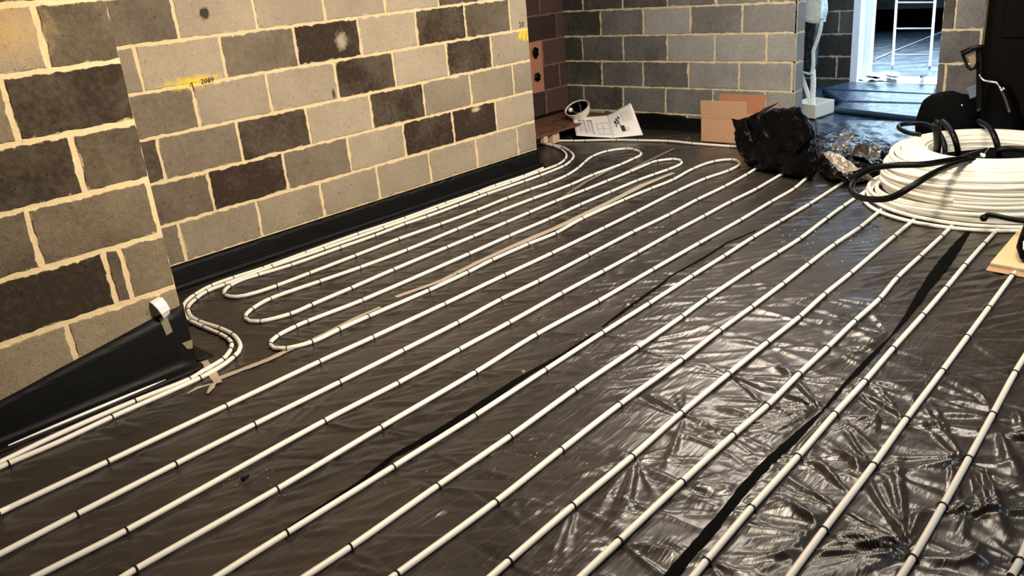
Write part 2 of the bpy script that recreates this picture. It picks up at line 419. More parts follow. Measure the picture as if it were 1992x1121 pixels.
# dark panelled door right of the pier and the unlit wall round it
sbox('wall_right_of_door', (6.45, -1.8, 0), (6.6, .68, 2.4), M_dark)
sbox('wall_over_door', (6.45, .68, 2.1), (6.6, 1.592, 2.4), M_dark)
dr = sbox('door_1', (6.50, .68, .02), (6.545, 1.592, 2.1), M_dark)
for (y0, y1) in ((.78, 1.10), (1.17, 1.49)):
    for (z0, z1) in ((.2, .62), (.74, 1.2), (1.32, 1.95)):
        bevel(MB().box((6.485, y0, z0), (6.503, y1, z1)).build('door_panel', M_dark, dr), .006, 1)
sbox('wall_right', (-1.3, -1.95, 0), (6.6, -1.8, 2.4), mat('right_wall_plain', (.10, .085, .07), .9))
sbox('wall_rear', (-1.4, -1.95, 0), (-1.25, 3.4, 2.4), mat('rear_wall_plain', (.14, .12, .10), .9))
sbox('ceiling', (-1.4, -1.95, 2.4), (6.6, 5.4, 2.46), M_ceiling)

# ---- passage and far room
XF = 8.9
jb = onX(1655, 120, XF); jr = jb.y
block_wall('wall_passage', M_F, (XF, 0, -.045), (0, -1, 0), (-1, 0, 0), -5.4, -jr, -.0, 2.4, {'off': -onX(1634, 20, XF).y}, .14, tonef=lambda n, i: random.choice((.0, .1, .3)))
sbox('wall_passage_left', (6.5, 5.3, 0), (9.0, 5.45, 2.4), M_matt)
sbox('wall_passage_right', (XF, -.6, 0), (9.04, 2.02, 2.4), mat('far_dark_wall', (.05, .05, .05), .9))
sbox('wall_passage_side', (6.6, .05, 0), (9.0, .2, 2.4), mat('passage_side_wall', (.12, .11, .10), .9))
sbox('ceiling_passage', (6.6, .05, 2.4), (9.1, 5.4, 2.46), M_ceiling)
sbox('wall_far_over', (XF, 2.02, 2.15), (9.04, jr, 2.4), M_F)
# white door frame in the far opening: deep jamb, inner stop, sill
fr = MB().box((XF-.012, jr-.075, .0), (XF+.30, jr, 2.15)).build('window_frame', M_frame); fr.name = 'trim_1'; fr['kind'] = 'structure'
bevel(fr, .004, 1)
st = MB().box((XF+.16, jr-.135, .03), (XF+.24, jr-.075, 2.15)).build('trim_2', mat('white_frame_bright', (.88, .9, .92), .35)); st['kind'] = 'structure'
sl = MB().box((XF-.02, 2.02, .0), (XF+.42, jr-.07, .055)).build('trim_3', M_white); sl['kind'] = 'structure'; bevel(sl, .006, 1)
fr2 = MB().box((XF, 2.02, .0), (XF+.24, 2.09, 2.15)).build('trim_4', M_frame); fr2['kind'] = 'structure'
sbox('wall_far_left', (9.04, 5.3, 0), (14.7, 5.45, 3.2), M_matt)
M_far = mat('far_green_grey', (.20, .24, .24), .9); nt, b = nodes(M_far)
nt.links.new(ramp(nt, nz(nt, 3, 3), [(.35, (.14, .17, .17)), (.65, (.24, .28, .28))]), b.inputs['Base Color'])
sbox('wall_far', (14.5, -3.5, .32), (14.65, 6.6, .68), M_far)
sbox('baseboard_far', (14.45, -3.5, 0), (14.6, 6.6, .32), M_matt)
sbox('wall_far_top', (14.5, -3.5, 2.7), (14.65, 6.6, 3.2), M_far)
sbox('wall_far_room_right', (9.04, -3.6, 0), (14.65, -3.5, 3.2), M_far)
sbox('wall_far_room_left', (9.04, 6.5, 0), (14.65, 6.6, 3.2), M_far)
sbox('wall_far_above', (8.95, -3.6, 2.4), (9.04, 6.6, 3.2), M_F)
# unseen glowing window strip added for blue daylight sheen on the floors
wn = MB().box((14.56, -3.5, .68), (14.60, 6.5, 2.7)).build('added_window_1', mat('added_glow_pane', (.5, .6, .7), .3, emit=(.55, .78, 1.0), estr=7.0)); wn['kind'] = 'structure'
mbf = MB()
for k in range(6): mbf.box((14.47, -3.5+2*k-.04, .85), (14.57, -3.5+2*k+.04, 2.7))
mbf.box((14.46, -3.5, .68), (14.57, 6.5, .72)); mbf.box((14.46, -3.5, 2.63), (14.57, 6.5, 2.7)); mbf.build('window_frame', M_frame, wn)

# ------------------------------------------------------------ floor
def lines(segs):
    out = []
    for a, b2, st_ in segs: out += list(np.arange(a, b2-1e-9, st_))
    out.append(segs[-1][1]); return np.array(out)
gx = lines([(-1.25, .2, .12), (.2, 1.2, .0085), (1.2, 2.7, .0055), (2.7, 6.6, .0125)])
gy = lines([(-1.8, .1, .12), (.1, 1.3, .0055), (1.3, 4.35, .0085), (4.35, 5.18, .04)])
H = np.zeros((len(gy), len(gx)))
X, Y = np.meshgrid(gx, gy)
def stroke(cx, cy, ang, L, wd, amp, taper=0, bend=0.0):
    R = L*1.3+wd*4
    i0, i1 = np.searchsorted(gx, (cx-R, cx+R)); j0, j1 = np.searchsorted(gy, (cy-R, cy+R))
    if i1-i0 < 2 or j1-j0 < 2: return
    x = X[j0:j1, i0:i1]-cx; y = Y[j0:j1, i0:i1]-cy
    u = x*math.cos(ang)+y*math.sin(ang); v = -x*math.sin(ang)+y*math.cos(ang)
    v = v-bend*u*u/L
    if taper:    # fan from a pinch at the near end (u = -L)
        t = np.clip((u+L)/(2*L), 0, 1); ww = wd*(.35+1.5*t); e = np.where((u < -L) | (u > L*1.2), 0, np.sin(np.clip(t, 0, 1)**.6*PI)**.8)
    else:
        ww = wd; e = np.exp(-(np.abs(u)/L)**3)
    H[j0:j1, i0:i1] += amp*e*np.exp(-(v/ww)**2)

# ------------------------------------------------------------ heating pipe routes (clip positions and bends, read on the floor)
REG = {1: (0,700,2.662), 2: (500,700,2.662), 3: (1000,700,2.662), 4: (1500,400,2.669), 5: (300,380,2.67), 6: (750,280,2.67), 7: (1100,280,2.67),
       8: (700,260,3.984), 'F': (1400,700,2.662), 'L': (1500,150,3.203), 'N': (1080,170,6.596), 'Q': (1340,180,5.242), 0: (0,0,1)}
PR = .0098; PZ = .0125
def W(r, pts, off=(0, 0)):
    """pts (x, y) carry a clip, (x, y, 0) are plain bends"""
    x0, y0, s = REG[r]; out = []
    for p in pts:
        q = onZ(x0+(p[0]+off[0])/s, y0+(p[1]+off[1])/s, PZ); out.append((q, len(p) == 2))
    return out
def inward(route):
    return route
R_ = {}
R_['edge'] = W(8, [(1420,268,0),(1270,328),(1045,403),(868,470),(660,541),(345,656)]) + W(5, [(1055,201),(785,298),(565,378),(410,428),(295,470),(205,520),(163,555,0),(149,583,0),(152,612,0),(170,643,0),(190,655),(260,687),(343,722),(385,748),(403,775),(396,803),(353,855),(250,915,0),(185,955)]) + W(1, [(700,213),(300,388,0),(0,532,0)])
e0 = R_['edge'][-1][0]; R_['edge'].append((e0+(e0-R_['edge'][-2][0])*.35, False))
R_['second'] = W(8, [(1330,68,0),(1440,82,0),(1505,98),(1565,125),(1600,165,0),(1585,205),(1525,245),(1382,298),(1170,378),(917,466),(600,583),(180,733)]) + W(5, [(1190,171),(880,279),(612,371),(365,463),(270,500),(212,541),(180,572,0),(176,598),(193,632,0),(238,656),(345,692),(410,725),(440,760,0),(447,790,0),(437,815,0),(410,842),(350,887,0),(238,949)]) + W(1, [(580,297),(300,428,0),(45,537),(0,557,0)])
e0 = R_['second'][-1][0]; R_['second'].append((e0+(e0-R_['second'][-3][0])*.35, False))
third = W(8, [(1400,72,0),(1500,88),(1575,107),(1630,140),(1656,175,0),(1630,215),(1578,252),(1392,327),(1270,371),(980,471),(763,554),(515,645),(345,702),(115,790)]) + W(5, [(1145,208),(965,272),(710,362),(540,413),(455,440,0),(390,472),(363,500,0),(372,520),(430,527,0),(520,508,0),(635,470),(805,405),(1040,315),(1265,228)]) \
  + W(8, [(290,818),(620,703),(900,597),(1140,500),(1315,435),(1455,387),(1595,328),(1690,268),(1735,228),(1800,178)]) + W(7, [(140,65),(215,38),(315,25),(358,31),(390,45),(386,62,0),(352,78),(285,108),(140,162),(25,213)]) \
  + W(8, [(1630,395),(1335,507),(1075,607),(750,742),(360,903)]) + W(5, [(1315,282),(1068,375),(857,448),(603,537),(505,592),(478,617,0),(472,640),(500,655,0),(555,655),(705,617),(815,570),(1020,483),(1240,387)]) \
  + W(8, [(670,883),(875,798),(1130,690),(1305,615),(1510,527),(1735,440),(1910,370)]) + W(7, [(213,193),(333,145),(440,100),(475,89),(560,79),(588,83,0),(604,95),(590,110,0),(530,135),(457,160),(370,192),(232,250),(75,317)]) \
  + W(8, [(1705,555),(1458,665),(1155,795),(840,935)]) + W(5, [(1080,545),(795,655),(733,682),(640,730),(608,757,0),(602,777),(625,795,0),(690,795),(820,762),(960,697),(1110,630)]) \
  + W(6, [(222,762),(425,668),(550,605),(738,522),(880,465),(1022,388),(1235,292)]) + W(7, [(442,233),(555,188),(662,130),(770,92),(868,82),(903,97,0),(898,112,0),(845,140),(722,182),(578,247),(365,355),(197,438)]) \
  + W(6, [(860,570),(617,683),(305,832)]) + W(5, [(1135,738),(857,865),(372,1095)]) + W(1, [(558,528),(0,790,0)])
R_['third'] = third
R_['r9'] = W(7, [(990,128,0),(940,160),(825,222),(680,292),(535,369),(347,460),(115,580)]) + W(6, [(790,715),(595,810),(373,930),(90,1073)]) + W(2, [(427,117)]) + W(1, [(1318,335),(910,540),(400,800),(0,1007,0)])
R_['r10'] = W(7, [(1080,183,0),(990,235),(855,302),(718,376),(570,455),(370,567),(193,663)]) + W(6, [(912,778),(640,930),(380,1070)]) + W(2, [(728,122),(348,318)]) + W(1, [(655,884),(190,1121,0)])
R_['r11'] = W(7, [(1250,180,0),(1183,235),(1065,303),(905,398),(690,518),(450,655),(165,820)]) + W(6, [(1098,820),(780,993)]) + W(2, [(1128,67),(640,352),(105,670)]) + W(1, [(705,1084),(645,1121,0)])
R_['r12'] = W('L', [(440,663,0)]) + W(7, [(1263,315),(1110,405),(970,488),(820,585),(655,688),(430,832),(190,983)]) + W(3, [(160,54)]) + W(2, [(1128,290),(705,555),(155,897),(-10,1000,0)]) + W(1, [(1130,1121,0)])
R_['r13'] = W('L', [(625,688,0),(445,808),(340,885),(175,1010)]) + W(7, [(1210,493),(1095,570),(955,657),(730,806),(603,899),(370,1060)]) + W(3, [(312,157)]) + W(2, [(1310,397),(935,654),(485,970),(255,1121,0)])
R_['r14'] = W(4, [(575,20,0),(458,115),(325,205),(190,307),(60,408)]) + W(7, [(1128,730),(965,850),(800,970)]) + W(3, [(865,3),(545,234),(245,467)]) + W(2, [(1235,737),(725,1110)])
R_['r15'] = W(4, [(760,60,0),(638,160),(410,354),(275,463),(145,580)]) + W(7, [(1213,897),(1045,1034)]) + W(3, [(1110,74),(865,277),(610,502),(305,757)]) + W(2, [(1305,1042),(1215,1121,0)])
R_['r16'] = W(4, [(960,85,0),(883,162),(770,267),(652,378),(560,487),(432,602),(290,740),(145,875)]) + W(3, [(1310,239),(1135,390),(870,632),(545,937),(350,1121,0)])
R_['r17'] = W(4, [(1215,85,0),(1105,200),(1005,312),(907,430),(787,570),(632,743),(485,914)]) + W('F', [(745,118),(595,282),(405,502),(165,767)]) + W(3, [(995,1042),(930,1121,0)])
R_['r18'] = W(4, [(1290,318,0),(1250,367),(1130,531),(1018,683),(888,860)]) + W('F', [(1155,60),(965,308),(795,547),(540,882),(365,1121,0)])
R_['r19'] = W(4, [(1345,740,0),(1265,870),(1150,1085)]) + W('F', [(1290,512),(1155,757),(1000,1027),(940,1121,0)])
R_['r20'] = W('F', [(1640,820,0),(1555,1042),(1508,1121,0)])
R_['back'] = W('N', [(45,685,0),(245,685),(385,682),(790,675),(1065,680),(1455,690)]) + W('Q', [(40,520),(430,550),(500,554,0)])
for k in list(R_):
    if k.startswith('r') and k != 'r20':      # straight runs carry on out of the frame towards the camera
        e = R_[k]; d = (e[-1][0]-e[-2][0]).normalized(); e.append((e[-1][0]+d*.25, False))
        if k in ('r9', 'r10', 'r11', 'r12', 'r13'): e.insert(0, (e[0][0]+(e[0][0]-e[1][0]).normalized()*.16, False))
for k in list(R_):                            # the same clip read twice in neighbouring crops
    e = R_[k]; o_ = [e[0]]
    for q in e[1:]:
        if (q[0]-o_[-1][0]).length > (.025 if q[0].length < 4.2 else .012): o_.append(q)
    R_[k] = o_
clips = [p for k in R_ for (p, c) in R_[k] if c]

# ---- wrinkles of the sheet
S45 = YAW-PI/2                       # direction roughly across the view
rs = random.Random(11)
for _ in range(1500):                 # general creases across the pipe runs
    cx = rs.uniform(.2, 6.3); cy = rs.uniform(.2, 4.15)
    a = S45+rs.gauss(.12, .22); L = rs.uniform(.05, .28)
    stroke(cx, cy, a, L, rs.uniform(.006, .015), rs.choice((-1, 1, 1))*(rs.uniform(.0015, .0048) if not (cx < 3.2 and cy < 1.5) else rs.uniform(.0008, .0025)), bend=rs.uniform(-.15, .15))
for _ in range(100):                  # stronger folds in the loose corner near the camera
    cx = rs.uniform(1.3, 3.4); cy = rs.uniform(.1, 1.35)
    a = -1.30+rs.gauss(0, .30); L = rs.uniform(.05, .20)
    stroke(cx, cy, a, L, rs.uniform(.009, .022), rs.choice((-.6, 1))*rs.uniform(.0015, .0060), bend=rs.uniform(-.3, .3))
for p in clips:                       # fans of pulled creases at the clips
    near = 1 if (p.x < 3.4 and p.y < 1.5) else 0
    for side in (1, -1):
        n_ = rs.randint(3, 6) if near else rs.randint(2, 4)
        a0 = (-1.35 if near else S45)+(0 if side > 0 else PI)+rs.gauss(0, .2)
        for k in range(n_):
            a = a0+rs.uniform(-.65, .65) if near else a0+rs.uniform(-.4, .4); L = rs.uniform(.07, .17) if near else rs.uniform(.04, .10)
            amp = rs.choice((1, 1, -.7))*(rs.uniform(.002, .006) if near else rs.uniform(.0016, .0048))
            stroke(p.x+math.cos(a)*(L+.012), p.y+math.sin(a)*(L+.012), a, L, rs.uniform(.010, .020) if near else rs.uniform(.006, .013), amp, taper=1, bend=rs.uniform(-.12, .12))
# big bursts and loose folds at the lower right
for (u, v, n_, LL, am, aa, sp) in ((1600,803,13,.20,.011,2.6,1.6),(1735,655,8,.12,.007,2.4,1.5),(1763,1072,14,.26,.014,1.9,1.3),(1873,897,9,.14,.010,2.0,1.4),(1935,800,8,.14,.010,1.2,1.2),(1230,890,6,.12,.006,3.6,1.0),(1330,812,5,.10,.006,.2,1.2),(1850,1000,7,.15,.012,-.6,.9),(1950,850,7,.18,.012,-1.0,.8),(1715,818,7,.12,.009,2.6,1.2),(1695,905,7,.10,.009,2.2,1.6),(1600,1030,6,.14,.009,2.9,.9)):
    p = onZ(u, v, 0)
    for k in range(n_):
        a = aa+sp*(2*(k+.5)/n_-1)*.5+rs.uniform(-.06, .06); L = LL*rs.uniform(.6, 1.1)
        stroke(p.x+math.cos(a)*L, p.y+math.sin(a)*L, a, L, rs.uniform(.007, .015), am*rs.uniform(.5, 1.1), taper=1, bend=rs.uniform(-.15, .15))
def fold(a, b2, wd, amp, taper=0, bend=0):
    p, q = onZ(*a), onZ(*b2); d = q-p; stroke((p.x+q.x)/2, (p.y+q.y)/2, math.atan2(d.y, d.x), d.length/2, wd, amp, taper, bend)
for a, b2, wd, am in (((1893,922),(1938,1052),.012,.020),((1916,915),(1958,1062),.012,.022),((1943,845),(1988,960),.020,.020),((1975,800),(2000,860),.015,.016),
    ((1765,1066),(1700,905),.011,.014),((1765,1066),(1640,862),.011,.013),((1765,1070),(1598,1045),.013,.013),((1763,1062),(1738,872),.013,.016),((1765,1062),(1812,985),.014,.018),((1768,1062),(1790,980),.010,.014),
    ((1765,1074),(1650,1121),.012,.012),((1868,888),(1758,752),.012,.014),((1866,892),(1780,800),.011,.012),((1870,892),(1800,770),.009,.010),((1600,803),(1430,725),.010,.010),((1598,800),(1520,770),.008,.010),
    ((1600,800),(1500,690),.012,.012),((1735,655),(1600,640),.009,.008),((1733,657),(1560,735),.010,.010),((1733,655),(1690,600),.010,.009),((1755,815),(1668,758),.010,.012),((1752,818),(1700,740),.009,.010),
    ((1700,800),(1640,740),.009,.010),((1690,930),(1598,850),.012,.012),((1650,960),(1560,870),.013,.012),((1620,990),(1530,940),.013,.011),((1600,1030),(1500,960),.012,.010),((1690,905),(1630,820),.009,.010),
    ((1236,900),(1190,1040),.012,.010),((1230,903),(1150,1010),.011,.009),((1240,905),(1212,1030),.009,.009),((1112,990),(1060,1110),.011,.008),((1120,992),(1090,1100),.009,.007),((1330,820),(1290,930),.010,.008),
    ((880,985),(780,1040),.012,.007),((835,940),(700,1000),.012,.006),((1165,660),(1020,720),.008,.006),((1165,655),(1060,650),.008,.006),((1880,1000),(1862,1060),.012,.016),((1905,1060),(1880,1121),.02,.018),((1850,905),(1862,1000),.010,.014)):
    fold(a, b2, wd, am, 1)
for (a, b2) in (((350,905),(520,800)),((480,880),(640,760)),((240,960),(430,860)),((560,690),(760,600)),((620,560),(760,510)),((820,620),(900,560)),((60,1060),(250,960)),((1260,380),(1420,340)),((1080,440),(1250,420)),((900,520),(1100,500)),((1180,560),(1380,540)),((1250,600),(1500,570)),((700,830),(860,800)),((560,860),(700,790))):
    for k in range(3): fold((a[0]+rs.uniform(-30, 30), a[1]+rs.uniform(-14, 14)), (b2[0]+rs.uniform(-30, 30), b2[1]+rs.uniform(-14, 14)), rs.uniform(.006, .011), rs.uniform(.002, .0045))
H += .0022*np.sin(X*5.1+Y*2.3+1)*np.sin(Y*4.3-X*1.9)+.0012*np.sin(X*13+Y*7)*np.sin(Y*11-X*5)
# the sheet is held down along every run of pipe
def near_line(P1, P2, wd=.010):
    i0, i1 = np.searchsorted(gx, (min(P1.x, P2.x)-.08, max(P1.x, P2.x)+.08)); j0, j1 = np.searchsorted(gy, (min(P1.y, P2.y)-.08, max(P1.y, P2.y)+.08))
    if i1 <= i0 or j1 <= j0: return
    x = X[j0:j1, i0:i1]; y = Y[j0:j1, i0:i1]; d = P2-P1; L2 = max(d.x*d.x+d.y*d.y, 1e-9)
    t = np.clip(((x-P1.x)*d.x+(y-P1.y)*d.y)/L2, 0, 1); r = np.hypot(x-P1.x-t*d.x, y-P1.y-t*d.y)
    h = H[j0:j1, i0:i1]; lim = .003+np.clip((r-wd)/.045, 0, 1)*.03
    H[j0:j1, i0:i1] = np.minimum(h, lim)
for k in R_:
    e = R_[k]
    for a, b2 in zip(e, e[1:]): near_line(a[0], b2[0])
SEAMS = {'seam_shade_5': [(480,1085,.004),(575,1020,.004),(700,940,.006),(765,890,.010),(850,843,.014),(920,800,.018),(1000,745,.014),(1100,688,.008),(1156,650,.004)],
 'seam_shade_6': [(1172,637,.003),(1222,600,.009),(1290,552,.007),(1302,540,.004),(1370,502,.005),(1415,473,.005),(1470,450,.003)],
 'seam_shade_7': [(1300,1128,.016),(1360,1058,.015),(1405,1005,.013),(1450,950,.016),(1495,900,.014),(1540,860,.015),(1575,826,.010),(1602,800,.003)],
 'seam_shade_8': [(1600,800,.003),(1645,748,.007),(1680,712,.011),(1710,680,.008),(1733,656,.003),(1765,615,.010),(1795,570,.020),(1822,532,.028),(1845,502,.028),(1866,474,.020),(1884,452,.010)]}  # black strip stands for a shadow-like dark band
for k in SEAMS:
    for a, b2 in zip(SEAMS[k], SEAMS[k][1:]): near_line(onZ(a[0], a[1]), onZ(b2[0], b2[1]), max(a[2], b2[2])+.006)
H[(X < .15) | (Y > 4.19)] = 0
H = np.clip(H, -.008, .034)
nyy, nxx = H.shape
vs = np.stack([X.ravel(), Y.ravel(), H.ravel()], 1)
idx = np.arange(nxx*nyy).reshape(nyy, nxx)
fs = np.stack([idx[:-1, :-1].ravel(), idx[:-1, 1:].ravel(), idx[1:, 1:].ravel(), idx[1:, :-1].ravel()], 1)
me = bpy.data.meshes.new('floor'); me.vertices.add(len(vs)); me.vertices.foreach_set('co', vs.ravel().astype(np.float32))
me.loops.add(fs.size); me.loops.foreach_set('vertex_index', fs.ravel().astype(np.int32)); me.polygons.add(len(fs))
me.polygons.foreach_set('loop_start', (np.arange(len(fs))*4).astype(np.int32)); me.polygons.foreach_set('loop_total', np.full(len(fs), 4, np.int32)); me.update(calc_edges=True)
fl = link('floor', me, M_film, None, True); fl['kind'] = 'structure'
def hAt(x, y):
    i = min(max(int(np.searchsorted(gx, x)), 0), nxx-1); j = min(max(int(np.searchsorted(gy, y)), 0), nyy-1); return float(H[j, i])
# matt black strips laid in for the shade of the sheet seams
def ribbon(name, pts, m, thick=.002, z=.0045, parent=None, rag=.12):
    """pts (px, py, half width m)"""
    c_ = [onZ(u, v, 0) for u, v, h in pts]; wd = [h for *_, h in pts]
    top = []
    for i, p in enumerate(c_):
        d = (c_[min(i+1, len(c_)-1)]-c_[max(i-1, 0)]).normalized(); n = Vector((-d.y, d.x, 0))
        wd[i] *= 1+rag*random.uniform(-1, 1); p = p+n*rag*wd[i]*random.uniform(-.5, .5)
        top.append([p-n*wd[i]+Vector((0, 0, z)), p+Vector((0, 0, z+.0006)), p+n*wd[i]+Vector((0, 0, z))])
    return MB().strip(top, thick).build(name, m, parent, fixn=True)
def dens(pts, k=5):
    out = []
    for a, b2 in zip(pts, pts[1:]):
        for i in range(k): t = i/k; out.append(tuple(a[j]*(1-t)+b2[j]*t for j in range(3)))
    out.append(pts[-1]); return out
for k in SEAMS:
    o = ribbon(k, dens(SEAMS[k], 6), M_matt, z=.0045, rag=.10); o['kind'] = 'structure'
# passage and far room floors
M_ins_sheen = make_film('insulation_blue_sheen', .24, .0, (.018, .034, .058), 1.6)  # daylight sheen coloured in as blue
def sheet(name, xs, ys, zf_, m, amp=.006, sc_=5, thick=.0, seed=0):
    top = []
    for x in xs: top.append([Vector((x, y, zf_+amp*(noise.noise(Vector((x*sc_+seed, y*sc_*1.6, 0)))+.5*noise.noise(Vector((x*sc_*3, y*sc_*3, seed)))))) for y in ys])
    return MB().strip(top, thick).build(name, m, None, True, True)
o = sheet('floor_passage', np.arange(6.58, 9.0, .03), np.arange(.15, 5.4, .04), -.004, M_film_sheen, .010, 6, .02); o['kind'] = 'structure'
o = sheet('floor_far', np.arange(9.0, 14.7, .05), np.arange(-3.5, 6.6, .06), -.004, M_film_sheen, .008, 4, .02, 3); o['kind'] = 'structure'

# ------------------------------------------------------------ black membrane upstands at the wall feet
def upstand(name, pts, n, m, th=.004, amp=.003, seed=0):
    """pts: [(x, y, ztop)], n: outward normal; a thin draped sheet with an apron on the floor"""
    top = []
    for (x, y, zt) in pts:
        row = []
        for k, t in enumerate((1, .8, .6, .4, .2, .06)):
            z = zt*t; d = .004+amp*noise.noise(Vector((x*7+y*7, z*14, seed)))*1.5+amp
            row.append(Vector((x+n[0]*d, y+n[1]*d, z)))
        for (d, z) in ((.02, .009), (.05, .0075), (.085, .006)):
            row.append(Vector((x+n[0]*d, y+n[1]*d, z)))
        top.append(row)
    back = [[p-Vector((n[0]*th, n[1]*th, .003)) for p in r] for r in top]
    R, C = len(top), len(top[0]); mb = MB(); mb.v = [p for r in top for p in r]+[p for r in back for p in r]; T = R*C
    for i in range(R-1):
        for j in range(C-1):
            q = (i*C+j, i*C+j+1, (i+1)*C+j+1, (i+1)*C+j); mb.f += [q, tuple(T+a for a in q[::-1])]
    bd = [(0, j) for j in range(C)]+[(i, C-1) for i in range(1, R)]+[(R-1, j) for j in range(C-2, -1, -1)]+[(i, 0) for i in range(R-2, 0, -1)]
    for a, c2 in zip(bd, bd[1:]+bd[:1]):
        ia, ic = a[0]*C+a[1], c2[0]*C+c2[1]; mb.f.append((ia, ia+T, ic+T, ic))
    o = mb.build(name, m, None, True, True); o['kind'] = 'structure'; return o
def lerp(a, b, t): return a+(b-a)*t
pa = []
for i in range(41):
    x = -1.2+i*(1.402+1.2)/40
    zt = .150+.0*(x) if x < .45 else (lerp(.15, .262, min(1, (x-.6)/.69)) if x > .6 else .15)
    if x > 1.29: zt = .262+.01*(x-1.29)/.11
    pa.append((x, YA-.005, zt+.003*noise.noise(Vector((x*6, 0, 0)))))
upstand('baseboard_chimney_breast', pa, (0, -1), M_dpm, amp=.003)
upstand('baseboard_chimney_side', [(1.402, YA-.005+t*(YB-YA), .272-.13*min(1, t*3)) for t in (0, .05, .1, .2, .3, .5, .7, 1)], (1, 0), M_dpm)
upstand('baseboard_left', [(1.41+i*(4.83-1.41)/160, YB, .131+.011*noise.noise(Vector((i*.37, 0, 0)))+.006*noise.noise(Vector((i*1.3, 5, 0)))) for i in range(161)], (0, -1), M_dpm, amp=.004, seed=4)
upstand('baseboard_recess_end', [(4.815, YB+t, .14) for t in (0, .1, .3, .6, .9)], (1, 0), M_dpm)
upstand('baseboard_recess', [(4.85+i*.1, 5.18, .14) for i in range(16)], (0, -1), M_dpm)
def kz(y):
    u = 5.18-y; return .10+.03*noise.noise(Vector((y*3, 1, 0)))+(.02 if 3.9 < y < 4.4 else 0)
upstand('baseboard_end', [(XK, 5.15-i*(5.15-yE)/40, kz(5.15-i*(5.15-yE)/40)) for i in range(41)], (-1, 0), M_dpm, amp=.008, seed=9)
upstand('baseboard_pier', [(XK, 1.851-i*.0259*1, .02) for i in range(11)], (-1, 0), M_dpm)

# ------------------------------------------------------------ pipes with their clips
def clip_mesh():
    mb = MB(); r = PR+.0016
    arc = [Vector((0, -r-.001, -PZ+.004))]+[Vector((0, math.cos(a)*-r, math.sin(a)*r)) for a in np.linspace(0, PI, 9)]+[Vector((0, r+.001, -PZ+.004))]
    mb.tube(arc, .0024, 5)
    for s in (-1, 1):
        mb.tube([(0, s*(r), -PZ+.005), (.001, s*(r+.007), -PZ+.0075)], [.0026, .0012], 5)
        mb.tube([(0, s*r, -.001), (.0015, s*(r+.0045), .003)], [.0022, .001], 5)
    me = bpy.data.meshes.new('pipe_clip'); me.from_pydata([tuple(v) for v in mb.v], [], mb.f); me.update(); me.materials.append(M_clip); return me
CLIPME = clip_mesh()
def pipe(key, label, m=None, group=None):
    e = R_[key]; P0 = Vector((e[0][0].x, e[0][0].y, 0))
    t = thing('heating_pipe', P0, label, 'pipe', group)
    pts = spline([p for p, c in e], .03)
    if key == 'back':
        pass
    MB().tube(pts, PR, 10).build('pipe_run', m or M_pipe, t, True)
    for p, c in e:
        if not c: continue
        i = min(range(len(pts)), key=lambda q: (pts[q]-p).length_squared)
        d = pts[min(i+1, len(pts)-1)]-pts[max(i-1, 0)]
        o = bpy.data.objects.new('pipe_clip', CLIPME); COL.objects.link(o); o.parent = t
        o.location = p-P0; o.rotation_euler = (0, 0, math.atan2(d.y, d.x)+random.uniform(-.12, .12))
    return t
pipe('edge', 'white heating pipe nearest the left wall, outermost in the S-bend')
pipe('second', 'white heating pipe forming the inner line of the S-bend at the wall corner')
pipe('third', 'long white heating pipe looping back and forth in six hairpin bends near the left wall')
GP = 'straight pipe runs across the sheeted floor'
pipe('r9', 'straight white pipe run ending at the left base of the black bag', group=GP)
pipe('r10', 'straight white pipe run ending under the middle of the black bag', group=GP)
pipe('r11', 'straight white pipe run ending at the right base of the black bag', group=GP)
pipe('r12', 'straight white pipe run with the long thin dark seam along its upper side', group=GP)
pipe('r13', 'straight white pipe run passing under the black tube loop left of the coil', group=GP)
pipe('r14', 'straight white pipe run reaching the left end of the big pipe coil', group=GP)
pipe('r15', 'straight white pipe run going under the front left of the coil', group=GP)
pipe('r16', 'straight white pipe run just left of the wide dark floor seam', group=GP)
pipe('r17', 'straight white pipe run just right of the wide dark floor seam', group=GP)
pipe('r18', 'straight white pipe run ending under the flat tan cardboard at the right', group=GP)
pipe('r19', 'straight white pipe run entering from the right edge over the deepest folds', group=GP)
pipe('r20', 'short visible piece of white pipe in the very bottom right corner', group=GP)
pipe('back', 'white heating pipe lying crosswise along the end wall, in front of the open booklet')

# highlight strip, tapes and scraps on the floor
def solid(name, pts, r, m, n=8): return MB().tube(pts, r, n)
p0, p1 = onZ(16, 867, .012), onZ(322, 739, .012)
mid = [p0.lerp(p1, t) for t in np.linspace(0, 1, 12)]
o = MB().tube(mid, [.001+.0055*math.sin(PI*min(max(t, .02), .98))**.6 for t in np.linspace(0, 1, 12)], 8).build('highlight_rod', M_white, None, True)  # white rod models a highlight on the membrane
tag(o, 'thin white tapering rod standing in for a highlight on black membrane beside the chimney breast', 'rod')
def tape(name, pts, label, cat='tape', m=None, grp=None, z=.0065, par=None):
    o = ribbon(name, dens(pts, 4), m or M_tape, .0012, z, par)
    if label: tag(o, label, cat, grp)
    return o
tape('tape_strip', [(418,742,.018),(470,722,.014),(520,703,.016),(560,684,.014),(600,668,.013),(640,648,.012),(690,622,.012),(740,600,.010)], 'crinkled beige tape strip running from the S-bend towards the lowest hairpin loop', grp='tapes on the floor sheet')
tape('tape_strip', [(770,580,.016),(860,548,.016),(930,512,.018),(1000,480,.020),(1080,446,.022),(1160,408,.024),(1250,362,.024),(1310,338,.016)], 'long beige tape strip lying under the pipe beyond the lowest hairpin loop', grp='tapes on the floor sheet')
tape('tape_strip', [(398,705,.014),(412,725,.017),(425,748,.017)], 'short beige tape piece crossing under the two pipes below the S-bend', grp='tapes on the floor sheet')
tape('tape_strip', [(404,768,.004),(412,757,.012),(417,748,.010)], 'small pointed beige tape scrap under the end of the long tape', grp='tapes on the floor sheet')
